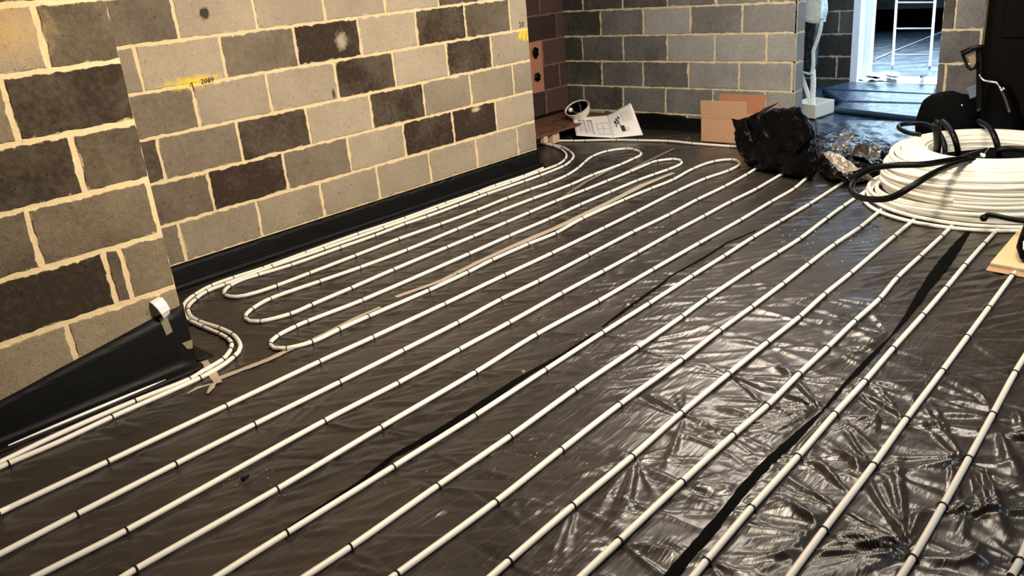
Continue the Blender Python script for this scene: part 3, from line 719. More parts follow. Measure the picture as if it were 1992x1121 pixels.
tape('tape_strip', [(365,768,.003),(385,757,.009),(410,750,.006)], 'thin curled beige tape shred left of the tape pieces below the S-bend', grp='tapes on the floor sheet')
tape('tape_strip', [(1095,385,.012),(1140,355,.014),(1190,330,.014),(1250,300,.012)], 'faint beige tape strip inside the farthest hairpin loop', m=mat('brown_tape', (.20, .155, .115), .4), grp='tapes on the floor sheet')
tape('tape_strip', [(1150,365,.012),(1200,345,.012),(1260,315,.014),(1310,291,.012)], 'faint beige tape strip between the two farthest hairpin loops', m=bpy.data.materials['brown_tape'], grp='tapes on the floor sheet')
# tape and white clip at the corner of the chimney breast
def wallA(u, v, d=.012): q = onY(u, v, YA-d); return q
def wall_tape(name, px, label, m, th=.0015, extra=0):
    L = [wallA(*px[0]), wallA(*px[1]), wallA(*px[2]), wallA(*px[3])]
    mb = MB(); V = L+[p+Vector((0, th+extra, 0)) for p in L]; mb.v = V
    mb.f = [(0,1,2,3), (7,6,5,4), (0,4,5,1), (1,5,6,2), (2,6,7,3), (3,7,4,0)]
    o = mb.build(name, m, None, False, True); return tag(o, label, 'tape', 'tapes on the corner membrane')
M_tape2 = mat('olive_tape', (.22, .20, .13), .3)
# the white arched flap above a tail of tape
t = thing('peeling_tape', wallA(320, 625), 'white arched plastic flap with a tail of tape on the black membrane corner', 'tape')
cl, cr = [], []
arch = [(-.0, .0), (.02, .02), (.035, .045), (.032, .075), (.012, .098), (.003, .115)]
ptsL = [(291,588,.008),(297,592,.028),(306,601,.045),(314,612,.048),(318,620,.035),(319,623,.012)]
ptsR = [(309,577,.008),(316,579,.028),(325,590,.045),(331,601,.048),(331,609,.035),(328,615,.012)]
mb = MB(); rows = []
for (a, b2) in zip(ptsL, ptsR): rows.append([onY(a[0], a[1], YA-a[2]), onY(b2[0], b2[1], YA-b2[2])])
mb.v = [p for r in rows for p in r]+[p+Vector((0, .006, -.003)) for r in rows for p in r]; T = len(rows)*2
for i in range(len(rows)-1):
    q = (2*i, 2*i+1, 2*i+3, 2*i+2); mb.f += [q, tuple(T+a for a in q[::-1])]
    for a, b2 in ((2*i, 2*i+2), (2*i+1, 2*i+3)): mb.f.append((a, a+T, b2+T, b2))
mb.f += [(0, 1, 1+T, T), (T-2, T-1, 2*T-1, 2*T-2)]
o = mb.build('white_flap', M_white, t, False, True); bevel(o, .0015, 1)
L4 = [onY(*q, YA-.014) for q in ((310,620),(324,614),(336,645),(324,653))]
mb = MB(); mb.v = L4+[p+Vector((0, .002, 0)) for p in L4]; mb.f = [(0,1,2,3), (7,6,5,4), (0,4,5,1), (1,5,6,2), (2,6,7,3), (3,7,4,0)]
o = mb.build('tape_tail', M_tape2, t, False, True); o['label'] = 'olive translucent tape tail'
wall_tape('tape_piece', ((341,683),(342,672),(374,661),(375,678)), 'small olive tape piece stuck on black membrane at the corner foot', M_tape2)
wall_tape('tape_piece', ((340.5,684),(341,671),(344,672),(343.5,682)), 'thin white edge of torn tape beside the olive piece', M_white)
# glossy scrap and crumbs
q = onZ(478, 930, .012)
pts = [q+Vector((random.uniform(-.024, .024), random.uniform(-.013, .013), random.uniform(-.008, .012))) for _ in range(16)]
o = blob('plastic_scrap', pts, M_bag, None, 2, .003, 60, .8, False, 3, zmin=.001); tag(o, 'small glossy crumpled black plastic scrap on the floor sheet near the lower left', 'scrap')
mb = MB(); rc = random.Random(4)
zones = [((430,910),(530,945),26,.0022), ((470,960),(560,990),6,.002), ((1510,480),(1720,440),60,.0035), ((1225,700),(1300,840),24,.003), ((1080,400),(1160,425),26,.004), ((1085,255),(1440,300),34,.004), ((700,780),(980,960),16,.0022), ((1000,850),(1150,950),14,.003), ((1560,520),(1640,480),22,.003)]
for (a, b2, n_, s_) in zones:
    for _ in range(n_):
        p = onZ(rc.uniform(a[0], b2[0]), rc.uniform(min(a[1], b2[1]), max(a[1], b2[1])), 0); h = hAt(p.x, p.y); s1 = s_*rc.uniform(.4, 1)
        base = len(mb.v)
        for k in range(6):
            d = [(1,0,0),(-1,0,0),(0,1,0),(0,-1,0),(0,0,1),(0,0,-1)][k]; mb.v.append(p+Vector(d)*s1*rc.uniform(.5, 1.2)+Vector((0, 0, h+s1*.6)))
        for f in ((0,2,4),(2,1,4),(1,3,4),(3,0,4),(2,0,5),(1,2,5),(3,1,5),(0,3,5)): mb.f.append(tuple(base+i for i in f))
o = mb.build('mortar_crumbs', mat('pale_crumbs', (.8, .76, .68), .7)); tag(o, 'scattered pale mortar crumbs lying on the black sheeting', 'debris', kind='stuff')

# ------------------------------------------------------------ coil of pipe
CC = Vector((5.15, 1.17, 0)); rg = random.Random(3)
t = thing('pipe_coil', CC, 'large coil of cream white plastic pipe lying flat on the floor at the right', 'pipe coil')
def ring(mb, r, z, tilt=0, az=0, ex=0, ey=0, n=84, rad=.0108, wob=0, ph=0, sides=7, amt=1.0, start=0):
    pts = []
    N = int(n*amt)
    for k in range(N+(0 if amt == 1 else 1)):
        a = start+2*PI*k/n; rr = r*(1+wob*math.sin(3*a+ph)+wob*.6*math.sin(2*a+ph*2))
        pts.append(Vector((CC.x+ex+rr*math.cos(a), CC.y+ey+rr*math.sin(a), z+tilt*rr*math.cos(a-az))))
    mb.tube(pts, rad, sides, closed=(amt == 1))
# windings: bulging cross-section, outer side, top and inner side
mb = MB()
prof = []
def pr(r0, z0, r1, z1):
    L = math.hypot(r1-r0, z1-z0); n = max(1, int(L/.0130)); return [(lerp(r0, r1, k/n), lerp(z0, z1, k/n)) for k in range(n)]
corner = [(.46, .02), (.505, .05), (.53, .10), (.54, .16), (.53, .21), (.50, .26), (.455, .295), (.39, .315), (.335, .305), (.305, .27), (.295, .18), (.30, .03)]
for a, b2 in zip(corner, corner[1:]): prof += pr(*a, *b2)
for i, (r, z) in enumerate(prof):
    ring(mb, r+rg.uniform(-.004, .004), z+rg.uniform(-.003, .003), rg.gauss(0, .008), rg.uniform(0, 6.28), rg.uniform(-.005, .005), rg.uniform(-.005, .005), wob=rg.uniform(0, .005), ph=rg.uniform(0, 6))
for i in range(9):     # turns that ride over the others
    ring(mb, rg.choice((.545, .53, .50)), rg.uniform(.10, .27), rg.uniform(.03, .07), rg.uniform(0, 6.28), wob=.004, ph=i)
mb.build('pipe_winding', M_coilp, t, True)
ringcore = MB()
N = 64; P_ = [(.31, .03), (.45, .03), (.515, .12), (.50, .23), (.40, .30), (.31, .26)]
for k in range(N):
    a = 2*PI*k/N
    for (r, z) in P_: ringcore.v.append(Vector((CC.x+r*math.cos(a), CC.y+r*math.sin(a), z)))
for k in range(N):
    for j in range(6):
        a, b2 = k*6+j, k*6+(j+1) % 6; c2, d2 = ((k+1) % N)*6+(j+1) % 6, ((k+1) % N)*6+j; ringcore.f.append((a, d2, c2, b2))
ringcore.build('inner_winding', mat('coil_core', (.45, .36, .22), .6), t, True)
for i, (r, z, tl, az, ex, ey) in enumerate([(.615,.012,0,0,-.015,.02), (.60,.034,.02,1.2,.0,.01), (.585,.022,.03,2.6,.01,.03), (.565,.045,.04,2.2,-.01,.045), (.55,.06,.06,3.4,.01,.02), (.54,.075,.055,4.3,0,.03), (.59,.055,.055,3.8,0,.0)]):
    m2 = MB(); ring(m2, r, max(z, .013+tl*r), tl, az, ex, ey, wob=.006, ph=i*1.3, n=96); m2.build('loose_loop', M_coilp, t, True)
# free end of a turn on the front side
m2 = MB(); ring(m2, .553, .165, .055, 5.9, 0, 0, n=96, amt=.17, start=PI*.62+.12); m2.build('pipe_end', M_coilp, t, True)

# ------------------------------------------------------------ black tubular decoiler on top of the coil
def at(u, v, z): return onZ(u, v, z)
def tubeobj(name, pts, r, m, parent, n=10, step=.02): return MB().tube(spline(pts, step), r, n).build(name, m, parent, True)
hub = Vector((5.12, 1.22, 0))
t = thing('pipe_decoiler', hub, 'black tubular decoiler frame looped over and inside the cream pipe coil', 'decoiler')
tubeobj('arm', [at(1884,309,.32), at(1850,312,.335), at(1795,320,.345), at(1735,322,.34), at(1692,330,.30), at(1664,348,.24), at(1655,366,.20), at(1668,382,.19), at(1700,388,.215), at(1735,384,.25), at(1768,366,.30), at(1800,346,.335), at(1836,328,.34), at(1872,316,.325), at(1900,312,.31)], .0165, M_blackp, t)
tubeobj('arm', [at(1790,263,.33), at(1766,258,.335), at(1750,250,.34), at(1752,243,.345), at(1778,240,.35), at(1804,243,.355), at(1822,252,.355), at(1832,268,.34), at(1838,286,.31), at(1838,304,.26)], .0135, M_blackp, t)
tubeobj('post', [at(1822,236,.50), at(1823,256,.44), at(1824,280,.36), at(1822,300,.28), at(1828,312,.22)], .021, M_blackp, t)
tubeobj('arm', [at(1834,236,.36), at(1846,248,.375), at(1856,266,.355), at(1862,286,.30), at(1864,304,.22)], .0165, M_blackp, t)
tubeobj('arm', [at(1905,236,.36), at(1922,246,.375), at(1934,264,.355), at(1941,286,.30), at(1944,304,.22)], .0165, M_blackp, t)
tubeobj('arm', [at(1935,292,.33), at(1960,289,.34), at(1992,291,.345), at(2030,297,.345)], .016, M_blackp, t)
# hub bars, plus a black disc for hub and shade in the coil hole
hb = MB()
for k in range(5):
    a = k*PI/2.5
    hb.tube([hub+Vector((0, 0, .21)), hub+Vector((math.cos(a)*.27, math.sin(a)*.27, .20))], .022, 8)
for k in range(24): pass
dv = []; mbd = MB()
for k in range(40):
    a = 2*PI*k/40; rr = .285; mbd.v.append(CC+Vector((rr*math.cos(a), rr*math.sin(a), .235+.03*noise.noise(Vector((math.cos(a)*2, math.sin(a)*2, 0))))))
for k in range(40):
    a = 2*PI*k/40; rr = .285; mbd.v.append(CC+Vector((rr*math.cos(a), rr*math.sin(a), .19)))
mbd.f = [tuple(range(40)), tuple(range(79, 39, -1))]+[(k, 40+k, 40+(k+1) % 40, (k+1) % 40) for k in range(40)]
mbd.build('hub_shade', M_matt, t, False, True)
hb.build('hub', M_blackp, t, True)
sb = MB(); sb.tube([at(1862,306,.31), at(1925,285,.31)], .0028, 6).tube([at(1880,316,.30), at(1910,304,.30), at(1926,285,.31)], .003, 6)
sb.build('steel_rod', M_silver, t, True)
bmk = MB().tube([at(1909,300,.315), at(1913,303,.315), at(1916,304,.312)], [.007, .012, .006], 8).build('knob', M_white, t, True)
# the separate black bar and strap at the right edge, above the cardboard
t = thing('lifting_bar', at(1990, 500, .03), 'black curved bar with rounded end over the coil front, right edge', 'bar')
ctl = [at(1914,422,.10), at(1922,418,.115), at(1938,420,.12), at(1960,425,.12), at(1990,430,.12), at(2030,434,.12)]
tubeobj('bar', ctl, .0125, M_blackp, t)
bm_ = bmesh.new(); bmesh.ops.create_uvsphere(bm_, u_segments=14, v_segments=10, radius=.019); bmesh.ops.translate(bm_, verts=bm_.verts, vec=at(1914, 424, .10))
me = bpy.data.meshes.new('end_cap'); bm_.to_mesh(me); bm_.free(); link('end_cap', me, M_blackp, t, True)
pl = [at(1993,430,.135), at(1981,462,.11), at(1976,480,.09), at(1983,502,.065), at(1996,506,.055), at(2030,508,.06), at(2030,430,.135)]
mb = MB(); mb.v = pl+[p+Vector((.03, .0, -.02)) for p in pl]; n_ = len(pl); mb.f = [tuple(range(n_)), tuple(range(2*n_-1, n_-1, -1))]+[(k, n_+k, n_+(k+1) % n_, (k+1) % n_) for k in range(n_)]
bevel(mb.build('grip_plate', M_blackp, t, False, True), .005, 2)
mb = MB(); mb.tube([at(1992,470,.112), at(1991.5,485,.10)], .004, 8); mb.build('white_mark', M_white, t, True)

# ------------------------------------------------------------ flat cardboard at the right edge
c0, c1, c2, c3 = at(1984,444,.05), at(1926,512,.035), at(2060,536,.035), at(2100,452,.05)
mb = MB(); mb.v = [c0, c1, c2, c3]+[p-Vector((0, 0, .012)) for p in (c0, c1, c2, c3)]
mb.f = [(0,1,2,3), (7,6,5,4), (0,4,5,1), (1,5,6,2), (2,6,7,3), (3,7,4,0)]
t = thing('cardboard_sheet', Vector((c1.x, c1.y, 0)), 'flat tan cardboard carton flap lying over the pipes at the right edge below the coil', 'cardboard')
mb.build('flap', M_card2, t, False, True)
mb = MB(); a, b2 = c1-Vector((0, 0, .014)), c2-Vector((0, 0, .014)); mb.v = [a, b2, b2+Vector((-.02, -.01, -.016)), a+Vector((-.018, .008, -.016))]; mb.v += [p+Vector((.012, .004, 0)) for p in mb.v]
mb.f = [(0,1,2,3), (7,6,5,4), (0,4,5,1), (1,5,6,2), (2,6,7,3), (3,7,4,0)]; mb.build('folded_lip', M_card, t, False, True)

# ------------------------------------------------------------ black rubbish bag
pa_, pb_ = onZ(1440, 322), onZ(1592, 352)
pa2, pb2 = (5.38, 2.86), (5.13, 2.10)
def bv(u, v, back=0.0):
    p = onV(u, v, pa2, pb2); d = Vector((p.x, p.y, 0)).normalized(); return p+d*back
pts = [bv(1441,320), bv(1470,336), bv(1520,348), bv(1570,352), bv(1592,350), bv(1438,290), bv(1430,262), bv(1427,232), bv(1448,232), bv(1480,238), bv(1505,238), bv(1530,222), bv(1556,209), bv(1570,226), bv(1580,250), bv(1586,290), bv(1590,330),
       bv(1470,290,-.05), bv(1520,300,-.07), bv(1560,300,-.05), bv(1520,330,-.05)]
pts += [bv(1450,300,.30), bv(1460,250,.22), bv(1520,240,.30), bv(1552,214,.12), bv(1560,250,.30), bv(1570,310,.32), bv(1480,330,.3), bv(1550,345,.3)]
for p in pts: p.z = max(p.z, .012)
M_bagm = M_bag; nt, b = nodes(M_bagm); nt.links.new(bump(nt, nz(nt, 14, 4, .55, 1.6, pos(nt)), .6, .02), b.inputs['Normal'])
bag = blob('rubbish_bag', pts, M_bagm, None, 5, .028, 7, .65, True, 2, zmin=.006, sm=1, fine=.006, grow=1.09)
tag(bag, 'upright full black plastic rubbish bag standing in front of the cardboard box', 'bag')
# peaks and torn rim of the bag
def crumple_patch(name, quad, m, parent=None, n=22, amp=.02, sc_=9, seed=0, th=.002, smooth=True, lift=None):
    """quad: 4 corner points; crumpled sheet between them"""
    a, b2, c2, d2 = [Vector(q) for q in quad]; nrm = (b2-a).cross(d2-a).normalized(); top = []
    for i in range(n+1):
        row = []
        for j in range(n+1):
            u, v = i/n, j/n; p = (a.lerp(b2, u)).lerp(d2.lerp(c2, u), v)
            q = p*sc_+Vector((seed, seed*2.3, 0)); dd = noise.voronoi(q)[0]
            h = amp*((min(dd[1]-dd[0], .7)-.3)*1.6+noise.noise(q*1.7)*.8)
            if lift: h += lift*math.sin(PI*u)*math.sin(PI*v)
            row.append(p+nrm*h)
        top.append(row)
    mb = MB(); R = n+1; T = R*R; mb.v = [p for r in top for p in r]+[p-nrm*th for r in top for p in r]
    for i in range(n):
        for j in range(n):
            q = (i*R+j, i*R+j+1, (i+1)*R+j+1, (i+1)*R+j); mb.f += [q, tuple(T+k for k in q[::-1])]
    bd = [(0, j) for j in range(R)]+[(i, R-1) for i in range(1, R)]+[(R-1, j) for j in range(R-2, -1, -1)]+[(i, 0) for i in range(R-2, 0, -1)]
    for x, y in zip(bd, bd[1:]+bd[:1]):
        ia, ic = x[0]*R+x[1], y[0]*R+y[1]; mb.f.append((ia, ia+T, ic+T, ic))
    return mb.build(name, m, parent, smooth, True)
bag_rim = crumple_patch('bag_rim', (bv(1424,229,-.03), bv(1450,236,-.01), bv(1466,275,-.07), bv(1432,268,-.07)), M_bagm, bag, 14, .02, 14, 2)
crumple_patch('bag_rim', (bv(1500,246,-.01), bv(1557,207,-.0), bv(1584,262,-.02), bv(1540,300,-.08)), M_bagm, bag, 18, .02, 10, 5)

# ------------------------------------------------------------ heap of loose black sheeting between bag and coil
hp = [onZ(1592,352,.012), onZ(1650,366,.012), onZ(1692,360,.012), onZ(1712,330,.012), onZ(1740,300,.03), onZ(1756,288,.05), onZ(1700,266,.07), onZ(1660,256,.09), onZ(1585,256,.10), onZ(1575,330,.012),
      onZ(1640,300,.12), onZ(1690,300,.13), onZ(1650,330,.09), onZ(1700,320,.10), onZ(1600,300,.16)]
M_heap = mat('black_heap_film', (.006, .005, .005), .20, spec=.4); nt, b = nodes(M_heap); nt.links.new(bump(nt, nz(nt, 10, 4, .55, 1.2, pos(nt)), .7, .03), b.inputs['Normal'])
o = blob('crumpled_sheeting', hp, M_heap, None, 5, .035, 6, .8, True, 8, zmin=.006, sm=1, fine=.008, grow=1.12)
tag(o, 'heap of crumpled black plastic sheeting between the rubbish bag and the pipe coil', 'plastic sheeting')
t = thing('lit_fold', onZ(1640,345,0), 'creased fold of the black sheeting heap, coloured silvery brown for its lamp reflection', 'plastic fold')
def ov(u, v, z): return onZ(u, v, z)
M_sh = mat('lit_fold_film', (.30, .25, .19), .24, spec=1.0, metal=.35); nt, b = nodes(M_sh); nt.links.new(bump(nt, nz(nt, 16, 4, .5, 1.5, pos(nt)), .8, .02), b.inputs['Normal'])  # silvery brown imitates lamplight on a fold of the black sheet
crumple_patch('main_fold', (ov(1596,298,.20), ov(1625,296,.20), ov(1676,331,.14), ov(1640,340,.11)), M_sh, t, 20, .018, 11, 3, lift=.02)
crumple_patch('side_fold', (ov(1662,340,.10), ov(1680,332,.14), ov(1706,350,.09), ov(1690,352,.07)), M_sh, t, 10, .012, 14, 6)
t = thing('crushed_film', onZ(1660,300,0), 'crushed glossy brown black film bundle behind the silvery fold', 'plastic film')
M_sh2 = mat('brown_gloss_film', (.055, .042, .033), .22, spec=.8, metal=.1); nt, b = nodes(M_sh2); nt.links.new(bump(nt, nz(nt, 13, 4, .5, 1.5, pos(nt)), .8, .02), b.inputs['Normal'])
crumple_patch('film_fold', (ov(1616,292,.17), ov(1634,258,.24), ov(1666,260,.24), ov(1645,296,.17)), M_sh2, t, 18, .03, 9, 1)
crumple_patch('film_fold', (ov(1646,306,.15), ov(1668,280,.19), ov(1718,286,.16), ov(1710,312,.12)), M_sh2, t, 18, .032, 9, 4, lift=.03)

# ------------------------------------------------------------ open cardboard box by the end wall
bx0 = onZ(1364, 274, .01); bx1 = onZ(1450, 280, .01)
ex = (bx1-bx0).normalized(); ey = Vector((-ex.y, ex.x, 0))
if ey.x < 0: ey = -ey
hx = .40; hy = .27; hz = .185
mx = Matrix(((ex.x, ey.x, 0, bx0.x), (ex.y, ey.y, 0, bx0.y), (0, 0, 1, .008), (0, 0, 0, 1)))
t = thing('cardboard_box', bx0, 'open brown cardboard box with raised flaps standing by the end wall behind the black bag', 'box')
mb = MB()
for (p, q) in (((0,0,0),(hx,.006,hz)), ((0,hy-.006,0),(hx,hy,hz)), ((0,.006,0),(.006,hy-.006,hz)), ((hx-.006,.006,0),(hx,hy-.006,hz)), ((.006,.006,0),(hx-.006,hy-.006,.006))): mb.box(p, q, mx)
mb.build('carton', M_card, t)
def flap(nm, m, P4, th=.005):
    P4 = [mx @ Vector(p) for p in P4]; n_ = (P4[1]-P4[0]).cross(P4[3]-P4[0]).normalized()
    mb = MB(); mb.v = P4+[p-n_*th for p in P4]; mb.f = [(0,1,2,3), (7,6,5,4), (0,4,5,1), (1,5,6,2), (2,6,7,3), (3,7,4,0)]; return mb.build(nm, m, t, False, True)
flap('flap', M_card, ((0,0,hz+.002),(hx,0,hz+.002),(hx-.005,-.012,hz+.145),(0,-.012,hz+.145)))
flap('flap', M_cardin, ((.0,hy,hz),(hx,hy,hz),(hx,hy+.05,hz+.145),(.0,hy+.05,hz+.145)))
o = flap('flap', M_cardin, ((hx,.0,hz+.0),(hx,hy,hz+.0),(hx+.13,hy+.02,hz+.10),(hx+.13,.02,hz+.10)))
flap('flap', M_cardin, ((0,.01,hz),(0,hy,hz),(.05,hy,hz-.12),(.05,.01,hz-.12)))

# ------------------------------------------------------------ timber platform in the recess, helmet, booklet
t = thing('timber_platform', Vector((5.0, 4.65, 0)), 'low reddish plywood platform in the corner recess', 'platform')
mb = MB().box((4.88, 4.60, .098), (6.38, 5.16, .116)); bevel(mb.build('plywood_top', M_wood, t), .002, 1)
for x in (4.90, 5.50, 6.1):
    bevel(MB().box((x, 4.62, .008), (x+.09, 5.12, .098)).build('bearer', M_woodl, t), .003, 1)
MB().box((5.36, 4.603, .045), (5.41, 4.64, .098)).build('end_block', M_woodl, t)
# helmet lying upside down
hc = onZ(1122, 210, .228)
t = thing('safety_helmet', Vector((hc.x, hc.y, .117)), 'white safety helmet lying upside down on the plywood platform', 'helmet')
ax = (Vector((-.60, .12, .95))).normalized()
qr = ax.to_track_quat('Z', 'Y').to_matrix()
def helm(r, zc, nseg=36, nr=14, inner=False):
    mb = MB()
    for i in range(nr+1):
        th = PI/2*i/nr
        for k in range(nseg):
            a = 2*PI*k/nseg; rx, ry = r*1.16, r*.93
            p = Vector((rx*math.cos(a)*math.cos(th), ry*math.sin(a)*math.cos(th), -zc*math.sin(th)))
            mb.v.append(hc+qr @ p)
    for i in range(nr):
        for k in range(nseg):
            k2 = (k+1) % nseg; q = (i*nseg+k, i*nseg+k2, (i+1)*nseg+k2, (i+1)*nseg+k); mb.f.append(q)
    return mb
M_helm = mat('helmet_white', (.80, .76, .64), .35)
so = helm(.108, .115).build('shell', M_helm, t, True); so.modifiers.new('thick', 'SOLIDIFY').thickness = .004
rim = MB(); rim.tube([hc+qr @ Vector((.108*1.18*math.cos(a), .108*.95*math.sin(a), .0)) for a in np.linspace(0, 2*PI, 40)[:-1]], .005, 6, closed=True); rim.build('rim', M_helm, t, True)
pk = []
for i in range(4):
    row = []
    for k in range(13):
        a = -.9+1.8*k/12; e = 1+.30*(i/3)*math.cos(a*1.5); row.append(hc+qr @ Vector((.108*1.16*math.cos(a)*e, .108*.93*math.sin(a)*e, .0+.02*(i/3))))
    pk.append(row)
MB().strip(pk, .004).build('peak', M_helm, t, True, True)
lin = helm(.096, .09).build('harness', M_matt, t, True)
sx = MB()
for a in (0, PI/3, 2*PI/3):
    sx.tube([hc+qr @ Vector((.10*math.cos(a)*math.cos(th)*1.1, .092*math.sin(a)*math.cos(th), -.075*math.sin(th)-.004)) for th in np.linspace(0, PI, 12)], .006, 5)
sx.build('strap', mat('harness_grey', (.10, .09, .09), .6), t, True)
bm_ = bmesh.new(); bmesh.ops.create_uvsphere(bm_, u_segments=12, v_segments=8, radius=.022); bmesh.ops.translate(bm_, verts=bm_.verts, vec=hc+Vector((-.055, .03, -.01)))
me = bpy.data.meshes.new('adjuster_knob'); bm_.to_mesh(me); bm_.free(); link('adjuster_knob', me, M_helm, t, True)

# booklet: left page slopes up on to the platform, right page curls up
pv = (onZ(1120, 264, .02), onZ(1250, 263, .02))
bl, bmid, br_ = onZ(1121,263,.06), onZ(1193,267.5,.03), onZ(1251,262,.03)
tl, tm, tr = onZ(1114,229,.145), onZ(1180,224,.16), onZ(1221,195,.30)
tr2 = onZ(1232,205,.26)
def page(u, v):   # u 0..2 across both pages, v 0 bottom .. 1 top
    if u <= 1: p = bl.lerp(bmid, u); q = tl.lerp(tm, u); q = q+Vector((0, 0, .0))
    else:
        s = u-1; p = bmid.lerp(br_, s); q = tm.lerp(tr, s)-Vector((0, 0, .020*math.sin(PI*s)))
    r = p.lerp(q, v); r.z += .012*math.sin(PI*v)*(1 if u > 1 else -.4)*min(1, abs(u-1)*3)
    if u > 1.6:   # the outer top corner droops towards the right edge
        k = (u-1.6)/.4*v; r += (tr2-tr)*k*.5*(1 if v > .7 else v)
    return r
t = thing('booklet', bmid, 'open printed white booklet propped against the plywood platform with its right page curling up', 'booklet')
for (nm, a, b2) in (('left_page', 0, 1), ('right_page', 1, 2)):
    rows = [[page(lerp(a, b2, i/14), j/14) for i in range(15)] for j in range(15)]
    MB().strip(rows, .006).build(nm, M_paper, t, True, True)
def prt(nm, m, u0, u1, v0, v1, k=5, parent=None):
    n = 5; top = []
    for j in range(n+1):
        row = []
        for i in range(n+1):
            u, v = lerp(u0, u1, i/n), lerp(v0, v1, j/n); p = page(u, v); nn = (page(u+.01, v)-p).cross(page(u, v+.01)-p).normalized()
            if nn.dot(-p+Vector((0, 0, HC))) < 0: nn = -nn
            row.append(p+nn*.0022)
        top.append(row)
    return MB().strip(top, .0008).build(nm, m, parent or t, True, True)
prt('printed_column', M_lgrey, .14, .28, .14, .86); prt('printed_column', M_grey, .29, .33, .14, .84); prt('printed_column', M_lgrey, .37, .48, .14, .82); prt('printed_column', M_grey, .49, .53, .10, .80)
for k in range(3): prt('plan_line', M_grey, .64, .98, .12+.26*k, .135+.26*k)
for k in range(3): prt('plan_line', M_grey, .64+.16*k, .652+.16*k, .12, .66)
rr = random.Random(5)
for (a, b2, c2, d2) in ((1.20,1.27,.50,.62),(1.22,1.25,.36,.48),(1.29,1.34,.56,.70),(1.33,1.38,.46,.58),(1.38,1.44,.62,.74),(1.27,1.31,.44,.52),(1.36,1.40,.36,.42)): prt('headline_mark', M_ink, a, b2, c2, d2)
prt('printed_photo', M_ink, 1.36, 1.50, .16, .36); prt('printed_photo', M_lgrey, 1.52, 1.66, .16, .28)
for k in range(8): prt('text_line', M_lgrey, 1.52, 1.88, .46+.05*k, .475+.05*k)

# board with two cable seals on the recess wall
t = thing('pipe_seal_board', onY(1045,178,5.18), 'pinkish timber board with two black sealed holes on the dark recess wall', 'board')
a0, a1 = onY(1036,82,5.165), onY(1055,178,5.165)
x1_ = onY(1055.5,130,5.165).x; x0_ = x1_-.20
bd_ = MB().box((x0_, 5.158, a1.z), (x1_, 5.179, a0.z)).build('board', mat('pink_timber', (.42, .19, .12), .7), t); bevel(bd_, .002, 1)
for (u, v, r_) in ((1041, 103, .052), (1044, 150, .05)):
    p = onY(u, v, 5.15); rgl = random.Random(u)
    pts = [p+Vector((math.cos(a)*r_*rgl.uniform(.7, 1.2), rgl.uniform(-.025, .01), math.sin(a)*r_*1.15*rgl.uniform(.7, 1.25))) for a in np.linspace(0, 6.1, 16)]+[p+Vector((0, -.04, 0))]
    blob('black_seal', pts, M_bag, t, 3, .012, 25, .6, True, u)
M_ban = M_bag

# ------------------------------------------------------------ things in the passage
wx0, wx1, wx2 = onZ(1553,226,.01), onZ(1586,231,.01), onZ(1622,219,.01)
t = thing('storage_tray', wx1, 'small open white box on the passage floor with hoses standing in it', 'box')
e1 = (wx1-wx0); e2 = (wx2-wx1); hgt = .115
def tray(nm, m, p, q, th=.006):
    d = (q-p).normalized(); n_ = Vector((-d.y, d.x, 0))*th
    mb = MB(); mb.v = [p, q, q+n_, p+n_]+[x+Vector((0, 0, hgt)) for x in (p, q, q+n_, p+n_)]; mb.f = [(3,2,1,0),(4,5,6,7),(0,1,5,4),(1,2,6,5),(2,3,7,6),(3,0,4,7)]; return mb.build(nm, m, t, False, True)
M_wbox = mat('white_card', (.72, .68, .60), .6)
tray('side_panel', M_wbox, wx1, wx0-e1*.3); tray('side_panel', M_wbox, wx1, wx2); tray('side_panel', M_wbox, wx2, wx2-e1*1.3); tray('side_panel', M_wbox, wx0-e1*.3, wx0-e1*.3+e2)
mb = MB(); q4 = [wx1, wx2, wx2-e1*1.3, wx0-e1*.3]; mb.v = [p+Vector((0, 0, .008)) for p in q4]+[p+Vector((0, 0, .0)) for p in q4]; mb.f = [(0,1,2,3),(7,6,5,4),(0,4,5,1),(1,5,6,2),(2,6,7,3),(3,7,4,0)]; mb.build('base_panel', M_wbox, t, False, True)
pl_a, pl_b = (wx0.x+.10, wx0.y+.05), (wx0.x+.10, wx0.y-1.0)
def pv_(u, v, b_=0): p = onV(u, v, pl_a, pl_b); return p+Vector((b_, 0, 0))
o = MB().tube(spline([pv_(1557,140), pv_(1565,165), pv_(1574,190), pv_(1578,205)], .03), .020, 10).build('white_tube', M_white, None, True); tag(o, 'smooth slanting white tube standing in the small white box', 'tube')
hose = spline([pv_(1581,135), pv_(1582,160), pv_(1581,185), pv_(1581,205)], .008)
o = MB().tube(hose, [.024+.004*math.sin(i*PI/1) if False else (.026 if i % 2 else .020) for i in range(len(hose))], 10).build('corrugated_hose', M_white, None, False); tag(o, 'ribbed white corrugated hose standing upright in the small white box', 'hose')
t = thing('wrapped_bundle', pv_(1578, 140), 'tall bundle wrapped in crinkled clear plastic hanging behind the wall end', 'bundle')
oc = [(1562,-70),(1600,-70),(1594,0),(1590,12),(1604,32),(1601,52),(1592,82),(1588,100),(1587,125),(1583,143),(1558,140),(1558,120),(1562,90),(1564,60),(1567,40),(1570,20)]
pts = [pv_(u, v, -.05) for u, v in oc]+[pv_(u, v, .14) for u, v in oc]+[pv_(1575,60,-.10), pv_(1580,30,-.11), pv_(1573,100,-.09)]
core = [(1560,42),(1590,42),(1587,62),(1580,90),(1580,138),(1559,136),(1560,90),(1564,60)]
M_dw = mat('dark_wrapped_film', (.004, .006, .011), .18, spec=.5)
nt, b = nodes(M_dw); nt.links.new(bump(nt, nz(nt, 22, 4, .6, 1.5, pos(nt)), .9, .02), b.inputs['Normal'])
